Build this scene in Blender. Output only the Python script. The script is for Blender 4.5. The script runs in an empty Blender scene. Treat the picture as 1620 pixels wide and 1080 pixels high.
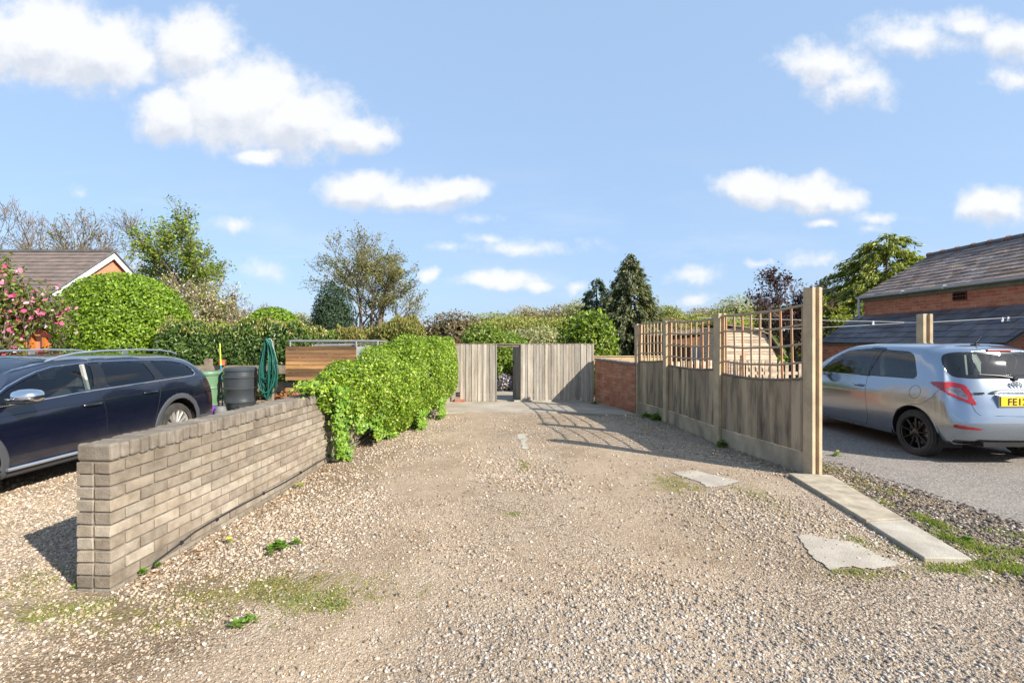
import bpy, bmesh, math, random
import numpy as np
from mathutils import Vector, Matrix
from mathutils.bvhtree import BVHTree
R = math.radians
sc = bpy.context.scene
col = sc.collection

# ------------------------------------------------------------------ camera, sky, sun, exposure
EYE = 1.5
cd = bpy.data.cameras.new("camera"); cam = bpy.data.objects.new("camera", cd); col.objects.link(cam)
cam.location = (0, 0, EYE); cam.rotation_euler = (R(90), 0, 0)
cd.sensor_width = 36; cd.lens = 750/1620*36; cd.clip_end = 5000; cd.clip_start = 0.05
sc.camera = cam
SUN_AZ = 55.5      # light travels to the left by this much from straight ahead
SUN_EL = 32.0
sl = bpy.data.lights.new("sun", 'SUN'); sl.energy = 5.0; sl.angle = R(0.5); sl.color = (1.0, 0.93, 0.82)
so = bpy.data.objects.new("sun", sl); col.objects.link(so)
ld = Vector((-math.sin(R(SUN_AZ)), math.cos(R(SUN_AZ)), -math.tan(R(SUN_EL)))).normalized()
so.rotation_euler = ld.to_track_quat('-Z', 'Y').to_euler(); so.location = (20, -10, 20)
sc.view_settings.view_transform = 'Standard'; sc.view_settings.look = 'None'
sc.view_settings.exposure = 1.05; sc.view_settings.gamma = 1.0
sc.view_settings.use_curve_mapping = False

w = bpy.data.worlds.new("World"); sc.world = w; w.use_nodes = True
nt = w.node_tree; nt.nodes.clear(); N = nt.nodes; L = nt.links
def wn(t, **k):
    n = N.new(t)
    for a, b in k.items(): setattr(n, a, b)
    return n
def wm(op, a, b=None, c=None, clamp=False):
    n = N.new('ShaderNodeMath'); n.operation = op; n.use_clamp = clamp
    for i, v in enumerate((a, b, c)):
        if v is None: continue
        if isinstance(v, (int, float)): n.inputs[i].default_value = v
        else: L.new(v, n.inputs[i])
    return n.outputs[0]
def wv(op, a, b=None):
    n = N.new('ShaderNodeVectorMath'); n.operation = op
    for i, v in enumerate((a, b)):
        if v is None: continue
        if isinstance(v, tuple): n.inputs[i].default_value = v
        else: L.new(v, n.inputs[i])
    return n.outputs['Value'] if op == 'LENGTH' else n.outputs[0]
sky = wn('ShaderNodeTexSky'); sky.sky_type = 'NISHITA'; sky.sun_disc = False
sky.sun_elevation = R(SUN_EL); sky.sun_rotation = R(180-SUN_AZ)
sky.air_density = 1.0; sky.dust_density = 1.6; sky.ozone_density = 2.2; sky.altitude = 0
tc = wn('ShaderNodeTexCoord'); sp = wn('ShaderNodeSeparateXYZ'); L.new(tc.outputs['Generated'], sp.inputs[0])
dx, dy, dz = sp.outputs
yy = wm('MAXIMUM', wm('ABSOLUTE', dy), 0.08)
u = wm('DIVIDE', dx, yy); v = wm('DIVIDE', dz, yy)
u = wm('ADD', u, wm('MULTIPLY', wm('LESS_THAN', dy, 0.0), 0.37))       # the sky behind is not a mirror image
cb = wn('ShaderNodeCombineXYZ'); L.new(u, cb.inputs[0]); L.new(v, cb.inputs[1]); uv = cb.outputs[0]
def noise(vec, scale, detail, rough=.55, dist=0.0):
    n = wn('ShaderNodeTexNoise'); n.inputs['Scale'].default_value = scale; n.inputs['Detail'].default_value = detail
    n.inputs['Roughness'].default_value = rough; n.inputs['Distortion'].default_value = dist; L.new(vec, n.inputs['Vector']); return n
n1 = noise(uv, 7, 4)
off = wv('MULTIPLY', wv('SUBTRACT', n1.outputs['Color'], (.5, .5, .5)), (.10, .07, 0))
uvd = wv('ADD', uv, off); uvup = wv('ADD', uvd, (.012, .028, 0))   # a little further up: tells tops from undersides
CL = [(60,70,135,66,1),(165,88,95,60,1),(300,72,74,52,.9),(275,180,78,50,1),(375,165,125,82,1.1),(470,195,120,60,1),(560,208,80,34,.95),
 (405,248,50,15,.75),(570,298,80,38,1),(640,310,110,30,.9),(715,302,70,26,.85),(1190,303,66,34,1),(1270,300,78,36,1),(1330,312,45,22,.8),
 (1572,325,74,38,1.05),(1315,105,60,38,.5),(1350,140,58,28,.42),(1440,62,84,24,.40),(1530,38,50,20,.38),(1612,58,52,32,.6),(1608,125,30,15,.22),
 (830,392,120,20,.5),(770,378,50,14,.4),(790,446,95,19,.9),(850,455,40,12,.7),(680,436,24,15,.85),(420,425,60,22,.38),(365,358,48,20,.5),
 (1105,436,62,18,.5),(1200,420,24,10,.6),(1290,412,60,22,.35),(1100,468,50,14,.6),(920,455,34,14,.55),(1385,342,40,12,.35),(1305,344,26,9,.5),
 (700,395,40,14,.4),(760,345,36,10,.3),(1380,362,30,9,.3),(120,308,26,10,.2),(560,440,60,16,.3)]
m = None; mu = None
for (px, py, rx, ry, wgt) in CL:
    c = ((px-810)/750, (540-py)/750, 0)
    d = wv('MULTIPLY', wv('SUBTRACT', uvd, c), (750/rx, 750/ry, 0))
    f = wm('MULTIPLY', wm('SUBTRACT', 1.0, wv('LENGTH', d)), wgt)
    d2 = wv('MULTIPLY', wv('SUBTRACT', uvup, c), (750/rx, 750/ry, 0)); f2 = wm('MULTIPLY', wm('SUBTRACT', 1.0, wv('LENGTH', d2)), wgt)
    mu = f2 if mu is None else wm('MAXIMUM', mu, f2)
    m = f if m is None else wm('MAXIMUM', m, f)
n2 = noise(uv, 9, 9, .6); n3 = noise(uv, 26, 8, .62)
nn = wm('ADD', wm('MULTIPLY', wm('SUBTRACT', n2.outputs[0], .5), 1.15), wm('MULTIPLY', wm('SUBTRACT', n3.outputs[0], .5), .62))
dens = wm('ADD', wm('ADD', m, wm('MULTIPLY', wm('SUBTRACT', v, .22), .6)), nn)
mr = wn('ShaderNodeMapRange'); mr.interpolation_type = 'SMOOTHSTEP'; L.new(dens, mr.inputs[0])
mr.inputs[1].default_value = -0.06; mr.inputs[2].default_value = 0.60; mr.inputs[3].default_value = 0; mr.inputs[4].default_value = 1
# thin high veil near the horizon
veil = noise(wv('MULTIPLY', uv, (1.2, 5, 1)), 2.2, 6, .6)
vv = wm('MULTIPLY', wm('SUBTRACT', veil.outputs[0], .47, clamp=True), 1.5)
lowmask = wn('ShaderNodeMapRange'); L.new(v, lowmask.inputs[0]); lowmask.inputs[1].default_value = .45; lowmask.inputs[2].default_value = .02; lowmask.inputs[3].default_value = 0; lowmask.inputs[4].default_value = 1
vv = wm('MULTIPLY', vv, lowmask.outputs[0])
alpha = wm('MAXIMUM', wm('MULTIPLY', mr.outputs[0], .93), vv, clamp=True)
ccr = wn('ShaderNodeValToRGB'); e = ccr.color_ramp.elements
e[0].position = 0.05; e[0].color = (3.55, 3.75, 4.15, 1); e[1].position = .95; e[1].color = (4.85, 4.87, 4.9, 1)
under = wm('MULTIPLY', wm('SUBTRACT', mu, m), 1.9)
L.new(wm('SUBTRACT', wm('ADD', wm('MULTIPLY', wm('SUBTRACT', n3.outputs[0], .5), 1.6), .72), under, clamp=True), ccr.inputs[0])
# clear-sky colour: the Nishita sky, a little paler as in light haze
hs = wn('ShaderNodeMix'); hs.data_type = 'RGBA'; hs.inputs[0].default_value = .70; hs.inputs[7].default_value = (2.3, 3.3, 4.85, 1)
L.new(sky.outputs[0], hs.inputs[6])
mx = wn('ShaderNodeMix'); mx.data_type = 'RGBA'; L.new(alpha, mx.inputs[0]); L.new(hs.outputs[2], mx.inputs[6]); L.new(ccr.outputs[0], mx.inputs[7])
bg = wn('ShaderNodeBackground'); bg.inputs[1].default_value = 0.102; L.new(mx.outputs[2], bg.inputs[0])
wo = wn('ShaderNodeOutputWorld'); L.new(bg.outputs[0], wo.inputs[0])

# ------------------------------------------------------------------ helpers
def G(px, py):                                  # the point of flat ground seen at a photo pixel (for measuring the place)
    y = EYE*750/(py-540); return ((px-810)*y/750, y)
def tag(o, label=None, cat=None, group=None, kind=None):
    if label: o['label'] = label
    if cat: o['category'] = cat
    if group: o['group'] = group
    if kind: o['kind'] = kind
    return o
def empty(name, loc, label, cat, group=None, rz=0):
    o = bpy.data.objects.new(name, None); col.objects.link(o); o.location = loc; o.rotation_euler = (0, 0, rz); o.empty_display_size = .2
    return tag(o, label, cat, group)
def link(name, me, mat, parent=None, smooth=False, bevel=0):
    o = bpy.data.objects.new(name, me); col.objects.link(o)
    if mat: me.materials.append(mat)
    if parent: o.parent = parent
    if smooth: me.shade_smooth()
    if bevel:
        b = o.modifiers.new('bevel', 'BEVEL'); b.width = bevel; b.segments = 2; b.limit_method = 'ANGLE'
    return o
def np_mesh(name, V, F, C=None):
    V = np.asarray(V, np.float32); F = np.asarray(F, np.int32); k = F.shape[1]
    me = bpy.data.meshes.new(name)
    me.vertices.add(len(V)); me.vertices.foreach_set('co', V.ravel())
    me.loops.add(F.size); me.loops.foreach_set('vertex_index', F.ravel())
    me.polygons.add(len(F)); me.polygons.foreach_set('loop_start', np.arange(0, F.size, k, dtype=np.int32))
    me.update(calc_edges=True); me.validate()
    if C is not None:
        a = me.color_attributes.new('Col', 'FLOAT_COLOR', 'POINT')
        C = np.asarray(C, np.float32); C4 = np.ones((len(V), 4), np.float32); C4[:, :3] = C; a.data.foreach_set('color', C4.ravel())
    return me
class MB:
    def __init__(s): s.v = []; s.f = []; s.c = []
    def add(s, vs, fs, c=(1, 1, 1)):
        b = len(s.v); s.v += [tuple(p) for p in vs]; s.f += [tuple(b+i for i in f) for f in fs]; s.c += [c]*len(vs); return s
    def box(s, c, d, rz=0, rx=0, ry=0, c3=(1, 1, 1), jit=0, rnd=random):
        M = Matrix.Translation(c) @ Matrix.Rotation(rz, 4, 'Z') @ Matrix.Rotation(ry, 4, 'Y') @ Matrix.Rotation(rx, 4, 'X')
        vs = []
        for x, y, z in ((-1,-1,-1),(1,-1,-1),(1,1,-1),(-1,1,-1),(-1,-1,1),(1,-1,1),(1,1,1),(-1,1,1)):
            vs.append(M @ Vector((x*d[0]/2+rnd.uniform(-jit, jit), y*d[1]/2+rnd.uniform(-jit, jit), z*d[2]/2+rnd.uniform(-jit, jit))))
        return s.add(vs, ((0,3,2,1),(4,5,6,7),(0,1,5,4),(1,2,6,5),(2,3,7,6),(3,0,4,7)), c3)
    def prism(s, poly, z0, z1, c3=(1, 1, 1)):    # poly list of (x,y), extruded in z
        n = len(poly); vs = [(x, y, z0) for x, y in poly]+[(x, y, z1) for x, y in poly]
        fs = [tuple(range(n-1, -1, -1)), tuple(range(n, 2*n))]+[(i, (i+1) % n, n+(i+1) % n, n+i) for i in range(n)]
        return s.add(vs, fs, c3)
    def slab(s, a, b, c, d, t, c3=(1, 1, 1)):    # four corners of the top face, thickness t downwards along its normal
        a, b, c, d = map(Vector, (a, b, c, d)); n = (b-a).cross(d-a).normalized()*t
        return s.add([a, b, c, d, a-n, b-n, c-n, d-n], ((0,1,2,3),(7,6,5,4),(0,4,5,1),(1,5,6,2),(2,6,7,3),(3,7,4,0)), c3)
    def tube(s, pts, rad, n=8, c3=(1, 1, 1), cap=True):
        pts = [Vector(p) for p in pts]
        if not hasattr(rad, '__len__'): rad = [rad]*len(pts)
        vs = []; fs = []; up = None
        for i, p in enumerate(pts):
            t = (pts[min(i+1, len(pts)-1)]-pts[max(i-1, 0)])
            t = t.normalized() if t.length > 1e-9 else Vector((0, 0, 1))
            if up is None: up = Vector((0, 0, 1)) if abs(t.z) < .9 else Vector((1, 0, 0))
            a = up.cross(t); a = a.normalized() if a.length > 1e-6 else t.orthogonal().normalized()
            b = t.cross(a); up = b
            for k in range(n):
                an = 2*math.pi*k/n; vs.append(p+(a*math.cos(an)+b*math.sin(an))*rad[i])
        for i in range(len(pts)-1):
            for k in range(n): fs.append((i*n+k, i*n+(k+1) % n, (i+1)*n+(k+1) % n, (i+1)*n+k))
        if cap: fs.append(tuple(range(n-1, -1, -1))); q = (len(pts)-1)*n; fs.append(tuple(q+k for k in range(n)))
        return s.add(vs, fs, c3)
    def lathe(s, prof, c=(0, 0, 0), n=32, axis='Z', c3=(1, 1, 1), cap=True):
        vs = []; fs = []
        for r, h in prof:
            for k in range(n):
                a = 2*math.pi*k/n; x, y = r*math.cos(a), r*math.sin(a)
                p = (x, y, h) if axis == 'Z' else ((x, h, y) if axis == 'Y' else (h, x, y))
                vs.append((p[0]+c[0], p[1]+c[1], p[2]+c[2]))
        for i in range(len(prof)-1):
            for k in range(n): fs.append((i*n+k, i*n+(k+1) % n, (i+1)*n+(k+1) % n, (i+1)*n+k))
        if cap: fs.append(tuple(range(n-1, -1, -1))); q = (len(prof)-1)*n; fs.append(tuple(q+k for k in range(n)))
        return s.add(vs, fs, c3)
    def build(s, name, mat, parent=None, smooth=False, bevel=0):
        me = bpy.data.meshes.new(name); me.from_pydata(s.v, [], s.f); me.update()
        a = me.color_attributes.new('Col', 'FLOAT_COLOR', 'POINT')
        C = np.ones((len(s.v), 4), np.float32); C[:, :3] = np.array(s.c, np.float32).reshape(-1, 3); a.data.foreach_set('color', C.ravel())
        o = link(name, me, mat, parent, smooth, bevel)
        bm = bmesh.new(); bm.from_mesh(me); bmesh.ops.recalc_face_normals(bm, faces=bm.faces); bm.to_mesh(me); bm.free()
        if smooth:
            me.shade_smooth()
            try: me.set_sharp_from_angle(angle=R(38))
            except Exception: pass
        return o

# ------------------------------------------------------------------ materials
def nodes(name):
    m = bpy.data.materials.new(name); m.use_nodes = True; t = m.node_tree; t.nodes.clear()
    o = t.nodes.new('ShaderNodeOutputMaterial'); b = t.nodes.new('ShaderNodeBsdfPrincipled'); t.links.new(b.outputs[0], o.inputs[0])
    return m, t, b, o
class NT:
    def __init__(s, t): s.t = t
    def n(s, ty, ins=None, **k):
        n = s.t.nodes.new(ty)
        for a, b in k.items(): setattr(n, a, b)
        if ins:
            for i, v in ins.items():
                if isinstance(v, bpy.types.NodeSocket): s.t.links.new(v, n.inputs[i])
                else: n.inputs[i].default_value = v
        return n
    def math(s, op, a, b=0.0, clamp=False): return s.n('ShaderNodeMath', {0: a, 1: b}, operation=op, use_clamp=clamp).outputs[0]
    def mix(s, f, a, b, bl='MIX'):
        return s.n('ShaderNodeMix', {0: f, 6: a, 7: b}, data_type='RGBA', blend_type=bl).outputs[2]
    def noise(s, vec, sc_, det=4, rg=.55, dist=0.0): return s.n('ShaderNodeTexNoise', {'Vector': vec, 'Scale': sc_, 'Detail': det, 'Roughness': rg, 'Distortion': dist}).outputs[0]
    def ramp(s, f, stops):
        r = s.n('ShaderNodeValToRGB', {0: f}); e = r.color_ramp.elements
        while len(e) < len(stops): e.new(.5)
        for q, (p, c) in zip(e, stops): q.position = p; q.color = (*c, 1) if len(c) == 3 else c
        return r.outputs[0]
    def mr(s, f, a, b, c=0.0, d=1.0): return s.n('ShaderNodeMapRange', {0: f, 1: a, 2: b, 3: c, 4: d}, clamp=True).outputs[0]
def c4(c): return (*c, 1)
def M(name, c, rough=.8, c2=None, vs=3, var=.25, bump=0, bs=40, attr=False, metal=0, coat=0, st=(1, 1, 1), spec=.4, det=5, lo=.35, hi=.65):
    m, t, b, o = nodes(name); q = NT(t)
    tc = q.n('ShaderNodeTexCoord').outputs['Object']; vec = q.n('ShaderNodeVectorMath', {0: tc, 1: st}, operation='MULTIPLY').outputs[0]
    base = c4(c)
    f = q.mr(q.noise(vec, vs, det, .6), lo, hi)
    cc = q.mix(f, c4(tuple(x*(1-var) for x in c)) if c2 is None else c4(c), c4(tuple(min(1, x*(1+var)) for x in c)) if c2 is None else c4(c2))
    if attr: cc = q.mix(1.0, cc, q.n('ShaderNodeAttribute', attribute_name='Col').outputs['Color'], 'MULTIPLY')
    t.links.new(cc, b.inputs['Base Color'])
    b.inputs['Roughness'].default_value = rough; b.inputs['Metallic'].default_value = metal; b.inputs['Specular IOR Level'].default_value = spec
    b.inputs['Coat Weight'].default_value = coat; b.inputs['Coat Roughness'].default_value = .03
    if bump:
        bn = q.n('ShaderNodeBump', {'Height': q.noise(vec, bs, 5, .65), 'Strength': bump, 'Distance': .02}); t.links.new(bn.outputs[0], b.inputs['Normal'])
    return m
def leafmat(name, trans=.35, rough=.42):
    m, t, b, o = nodes(name); q = NT(t)
    a = q.n('ShaderNodeAttribute', attribute_name='Col').outputs['Color']
    t.links.new(a, b.inputs['Base Color']); b.inputs['Roughness'].default_value = rough; b.inputs['Specular IOR Level'].default_value = .35
    tr = q.n('ShaderNodeBsdfTranslucent', {0: q.mix(1.0, a, (1.25, 1.35, .5, 1), 'MULTIPLY')})
    ms = q.n('ShaderNodeMixShader', {0: trans, 1: b.outputs[0], 2: tr.outputs[0]}); t.links.new(ms.outputs[0], o.inputs[0])
    return m
def glassmat(name, tint=(.5, .56, .56), refl=1.0):
    m, t, b, o = nodes(name); q = NT(t)
    tr = q.n('ShaderNodeBsdfTransparent', {0: c4(tint)}); gl = q.n('ShaderNodeBsdfGlossy', {0: (.95, .97, 1, 1), 1: .02})
    fr = q.math('MULTIPLY', q.n('ShaderNodeFresnel', {0: 1.6}).outputs[0], refl, True)
    ms = q.n('ShaderNodeMixShader', {0: fr, 1: tr.outputs[0], 2: gl.outputs[0]}); t.links.new(ms.outputs[0], o.inputs[0]); return m
def brickmat(name, c1, c2, mort, bw=.225, bh=.075, bump=.6, off=.5, dark=.35):
    m, t, b, o = nodes(name); q = NT(t)
    tc = q.n('ShaderNodeTexCoord').outputs['Object']; s = q.n('ShaderNodeSeparateXYZ', {0: tc}); 
    cb = q.n('ShaderNodeCombineXYZ', {0: q.math('ADD', s.outputs[0], s.outputs[1]), 1: s.outputs[2]}).outputs[0]
    wob = q.n('ShaderNodeVectorMath', {0: cb, 1: q.n('ShaderNodeVectorMath', {0: q.n('ShaderNodeTexNoise', {'Vector': cb, 'Scale': 6.}).outputs['Color'], 1: (.012, .012, 0)}, operation='MULTIPLY').outputs[0]}, operation='ADD').outputs[0]
    br = q.n('ShaderNodeTexBrick', {'Vector': wob, 'Color1': c4(c1), 'Color2': c4(c2), 'Mortar': c4(mort), 'Scale': 1., 'Mortar Size': .007, 'Mortar Smooth': .2, 'Bias': 0., 'Brick Width': bw, 'Row Height': bh}, offset=off)
    cc = q.mix(q.mr(q.noise(cb, 5, 6, .65), .42, .7, 0, dark), br.outputs[0], c4(tuple(x*.35 for x in c1)))
    cc = q.mix(q.mr(q.noise(cb, 60, 3), .45, .7, 0, .4), cc, c4(tuple(min(1, x*1.5) for x in c2)))
    t.links.new(cc, b.inputs['Base Color']); b.inputs['Roughness'].default_value = .9
    h = q.math('ADD', q.math('MULTIPLY', br.outputs[1], -1.), q.math('MULTIPLY', q.noise(cb, 50, 4), .5))
    t.links.new(q.n('ShaderNodeBump', {'Height': h, 'Strength': bump, 'Distance': .01}).outputs[0], b.inputs['Normal']); return m

mBark = M('bark', (.13, .10, .075), .95, vs=6, bump=.5)
mBarkPale = M('bark_pale', (.22, .17, .11), .95, vs=6, bump=.5)
mLeaf = leafmat('leaf'); mLeafMatt = leafmat('leaf_matt', .3, .6); mPetal = leafmat('petal', .3, .7)
mLaurel = leafmat('laurel_leaf', .2, .28)
mConc = M('concrete', (.49, .385, .25), .92, c2=(.36, .285, .19), vs=5, bump=.35, bs=60)
mConcPale = M('concrete_pale', (.42, .385, .32), .92, c2=(.28, .25, .20), vs=4, bump=.3, bs=70)
mConcBoard = M('concrete_board', (.46, .375, .27), .92, c2=(.20, .165, .12), vs=3, bump=.3, bs=50, st=(1, 1, .5))
mWoodGrey = M('weathered_board', (.40, .355, .295), .9, c2=(.275, .235, .19), vs=14, bump=.35, bs=50, attr=True, st=(1, 1, .12))
mWoodFence = M('panel_board', (.37, .285, .20), .92, c2=(.125, .10, .075), vs=9, bump=.5, bs=40, attr=True, st=(1, 1, .16), lo=.42, hi=.68)
mTrel = M('trellis_lath', (.47, .34, .22), .9, c2=(.36, .28, .20), vs=6, bump=.2, attr=True)
mWoodTan = M('tan_board', (.29, .15, .065), .8, c2=(.165, .085, .04), vs=5, bump=.25, bs=30, attr=True, st=(.25, 1, 2.5))
mTimber = M('old_timber', (.24, .19, .14), .9, c2=(.14, .11, .085), vs=6, bump=.4)
mShed = M('shed_board', (.60, .49, .37), .9, c2=(.36, .27, .19), vs=5, bump=.3, attr=True, st=(.6, .6, 2.5))
mShedDark = M('shed_dark', (.16, .075, .035), .85, vs=5, bump=.3, st=(.6, .6, 2))
mBrickRed = brickmat('red_brick', (.40, .09, .04), (.52, .20, .10), (.42, .33, .25), dark=.5, bump=1.)
mBrickOld = brickmat('old_red_brick', (.38, .10, .045), (.50, .24, .14), (.27, .22, .17), dark=.65, bump=1.2)
mBrickHouse = brickmat('house_brick', (.42, .15, .07), (.48, .2, .1), (.4, .33, .25), dark=.15)
mWhite = M('white_paint', (.78, .79, .78), .4, var=.05)
mGutter = M('grey_plastic', (.46, .48, .50), .4, var=.08)
mSlate = M('slate', (.20, .155, .14), .95, c2=(.29, .23, .195), vs=4, bump=.5, bs=30, attr=True, spec=.1)
mTile = M('roof_tile', (.115, .09, .08), .9, c2=(.165, .13, .115), vs=3, bump=.3, bs=40, attr=True)
mLead = M('ridge_tile', (.14, .125, .12), .8, c2=(.2, .13, .09), vs=9, bump=.3)
mMossWood = M('mossy_timber', (.12, .15, .09), .9, c2=(.2, .2, .16), vs=8)
mBlackGloss = M('black_gloss', (.008, .008, .009), .07, var=.05, spec=.6)
mRope = M('line_cord', (.55, .55, .52), .6, var=.05)
mPegs = M('peg_plastic', (.75, .78, .8), .4, var=.05)
mOrangeWood = M('orange_wood', (.46, .14, .03), .5, c2=(.36, .10, .02), vs=5, st=(1, 1, .2))
mBlack = M('black_plastic', (.018, .019, .02), .45, var=.1)
mMetal = M('galvanised', (.38, .385, .38), .5, c2=(.26, .26, .25), vs=12, metal=.5, bump=.1)
# ------------------------------------------------------------------ the ground
def ground_material():
    m, t, b, o = nodes('gravel_drive'); q = NT(t)
    P = q.n('ShaderNodeTexCoord').outputs['Object']; s = q.n('ShaderNodeSeparateXYZ', {0: P}); X, Y = s.outputs[0], s.outputs[1]
    big = q.noise(P, .55, 4, .55, .4); mid = q.noise(P, 2.3, 6, .6, .3); fine = q.noise(P, 22, 5, .7)
    wob = q.n('ShaderNodeVectorMath', {0: P, 1: q.n('ShaderNodeVectorMath', {0: q.n('ShaderNodeTexNoise', {'Vector': P, 'Scale': 30.}).outputs['Color'], 1: (.02, .02, 0)}, operation='MULTIPLY').outputs[0]}, operation='ADD').outputs[0]
    v1 = q.n('ShaderNodeTexVoronoi', {'Vector': wob, 'Scale': 55., 'Randomness': 1.}); v2 = q.n('ShaderNodeTexVoronoi', {'Vector': wob, 'Scale': 130., 'Randomness': 1.})
    s1 = q.n('ShaderNodeSeparateColor', {0: v1.outputs['Color']}); s2 = q.n('ShaderNodeSeparateColor', {0: v2.outputs['Color']})
    st = [(0, (.09, .075, .06)), (.2, (.22, .175, .13)), (.45, (.34, .28, .215)), (.7, (.41, .35, .275)), (.9, (.50, .45, .375)), (1, (.60, .56, .49))]
    stones = q.ramp(s1.outputs[0], st); grit = q.ramp(s2.outputs[0], st)
    gap = q.mr(v1.outputs[0], .35, .75, 1., .55)
    stones = q.mix(1., stones, q.n('ShaderNodeCombineColor', {0: gap, 1: gap, 2: gap}).outputs[0], 'MULTIPLY')
    # trodden, sandy wheel tracks
    def band(c, w_): return q.math('SUBTRACT', 1., q.math('ABSOLUTE', q.math('DIVIDE', q.math('SUBTRACT', q.math('ADD', X, q.math('MULTIPLY', Y, -.04)), c), w_)), True)
    tr = q.math('MAXIMUM', band(.95, .75), q.math('MULTIPLY', band(-.95, .55), .7))
    sandm = q.mr(q.math('ADD', q.math('ADD', q.math('MULTIPLY', big, .9), q.math('MULTIPLY', mid, .75)), q.math('MULTIPLY', tr, .30)), .72, .98)
    sand = q.mix(q.mr(mid, .4, .65), (.37, .30, .215, 1), (.275, .215, .15, 1)); sand = q.mix(.38, sand, grit)
    base = q.mix(q.math('MULTIPLY', sandm, .85), q.mix(q.mr(fine, .45, .55, 0, .55), stones, grit), sand)
    # greyer towards the tarmac side, browner on the left
    base = q.mix(q.math('MULTIPLY', q.mr(X, .8, 3.2), q.mr(big, .35, .6, .2, .55)), base, q.mix(.6, (.30, .275, .25, 1), grit))
    # dark loose grit verge beside the tarmac
    vx = q.math('ADD', X, q.math('MULTIPLY', q.math('SUBTRACT', mid, .5), 1.1))
    verge = q.math('MULTIPLY', q.mr(vx, 3.15, 3.45), q.mr(Y, 8, 6.5))
    base = q.mix(q.math('MULTIPLY', verge, .72), base, q.mix(.4, (.11, .095, .08, 1), q.mix(1., grit, (.5, .47, .45, 1), 'MULTIPLY')))
    dmp = q.math('MULTIPLY', q.mr(q.noise(P, .9, 5, .62, .8), .47, .62), q.mr(q.noise(P, 3.1, 4, .6), .35, .6, .3, 1.))
    base = q.mix(q.math('MULTIPLY', dmp, .55), base, q.mix(.35, (.175, .13, .085, 1), q.mix(1., grit, (.6, .55, .48, 1), 'MULTIPLY')))
    dust = q.mr(q.noise(P, 1.3, 5, .6, .5), .56, .70)
    base = q.mix(q.math('MULTIPLY', dust, .5), base, (.44, .385, .31, 1))
    # damp brown soil and moss along the wall foot
    wx = q.math('SUBTRACT', q.math('ADD', X, q.math('MULTIPLY', q.math('SUBTRACT', mid, .5), .9)), -2.0)
    soil = q.math('MULTIPLY', q.mr(q.math('ABSOLUTE', wx), .7, .2), q.mr(Y, 7.5, 5))
    base = q.mix(q.math('MULTIPLY', soil, .75), base, (.14, .105, .065, 1))
    def blob(cx, cy, rx, ry):
        dx_ = q.math('DIVIDE', q.math('SUBTRACT', X, cx), rx); dy_ = q.math('DIVIDE', q.math('SUBTRACT', Y, cy), ry)
        return q.math('SUBTRACT', 1., q.math('SQRT', q.math('ADD', q.math('MULTIPLY', dx_, dx_), q.math('MULTIPLY', dy_, dy_))))
    ms = None
    for bb in ((-1.45, 2.85, .9, .35), (-2.45, 2.62, .75, .22), (-3.0, 2.9, .4, .3), (1.72, 4.95, .35, .5), (2.35, 4.5, .2, .6), (3.2, 3.15, .5, .35), (3.45, 3.9, .25, .9), (2.3, 3.05, .4, .1), (.14, 5.8, .12, .4), (.02, 4.1, .12, .1)):
        f = blob(*bb); ms = f if ms is None else q.math('MAXIMUM', ms, f)
    moss = q.mr(q.math('ADD', ms, q.math('MULTIPLY', q.math('SUBTRACT', q.noise(P, 7, 6, .7), .52), 4.)), .1, .7)
    base = q.mix(q.math('MULTIPLY', moss, .8), base, q.mix(q.mr(fine, .4, .6), (.22, .21, .045, 1), (.10, .095, .04, 1)))
    # meadow beyond the gate
    far = q.mr(Y, 13.6, 14.2)
    base = q.mix(far, base, q.mix(q.mr(mid, .4, .6), (.09, .13, .03, 1), (.13, .12, .05, 1)))
    base = q.mix(1., base, (1.03, .955, .89, 1), 'MULTIPLY')
    t.links.new(base, b.inputs['Base Color']); b.inputs['Roughness'].default_value = .92; b.inputs['Specular IOR Level'].default_value = .2
    h1 = q.math('MULTIPLY', v1.outputs[0], q.math('SUBTRACT', -1.1, q.math('MULTIPLY', sandm, -.75)))
    h = q.math('ADD', h1, q.math('ADD', q.math('MULTIPLY', v2.outputs[0], -.35), q.math('MULTIPLY', fine, .35)))
    t.links.new(q.n('ShaderNodeBump', {'Height': h, 'Strength': .8, 'Distance': .014}).outputs[0], b.inputs['Normal'])
    return m
mGround = ground_material()
def gh(x, y):                                    # gentle unevenness of the drive
    return 0.012*np.sin(x*1.9+y*.7)+0.010*np.sin(x*.8-y*1.7+1.)+0.006*np.sin(x*4.3+y*3.1)
def grid_sheet(name, xs, ys, zf, mat):
    Xg, Yg = np.meshgrid(xs, ys); Z = zf(Xg, Yg); V = np.stack([Xg.ravel(), Yg.ravel(), Z.ravel()], 1)
    nx = len(xs); i = np.arange(len(ys)-1)[:, None]*nx+np.arange(nx-1)[None, :]; i = i.ravel()
    F = np.stack([i, i+1, i+1+nx, i+nx], 1); return link(name, np_mesh(name, V, F), mat, None, True)
def fade(x, y): return np.clip((13-y)/3, 0, 1)*np.clip((3.2-x)/.8, 0, 1)*np.clip((x+3.6)/.8, 0, 1)
xs = np.unique(np.concatenate([np.linspace(-3000, -60, 6), np.linspace(-60, -12, 13), np.linspace(-12, 12, 241), np.linspace(12, 60, 13), np.linspace(60, 3000, 6)]))
ys = np.unique(np.concatenate([np.linspace(-300, -10, 5), np.linspace(-10, 16, 261), np.linspace(16, 80, 17), np.linspace(80, 3000, 8)]))
tag(grid_sheet('ground', xs, ys, lambda x, y: gh(x, y)*fade(x, y), mGround), kind='structure')

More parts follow.
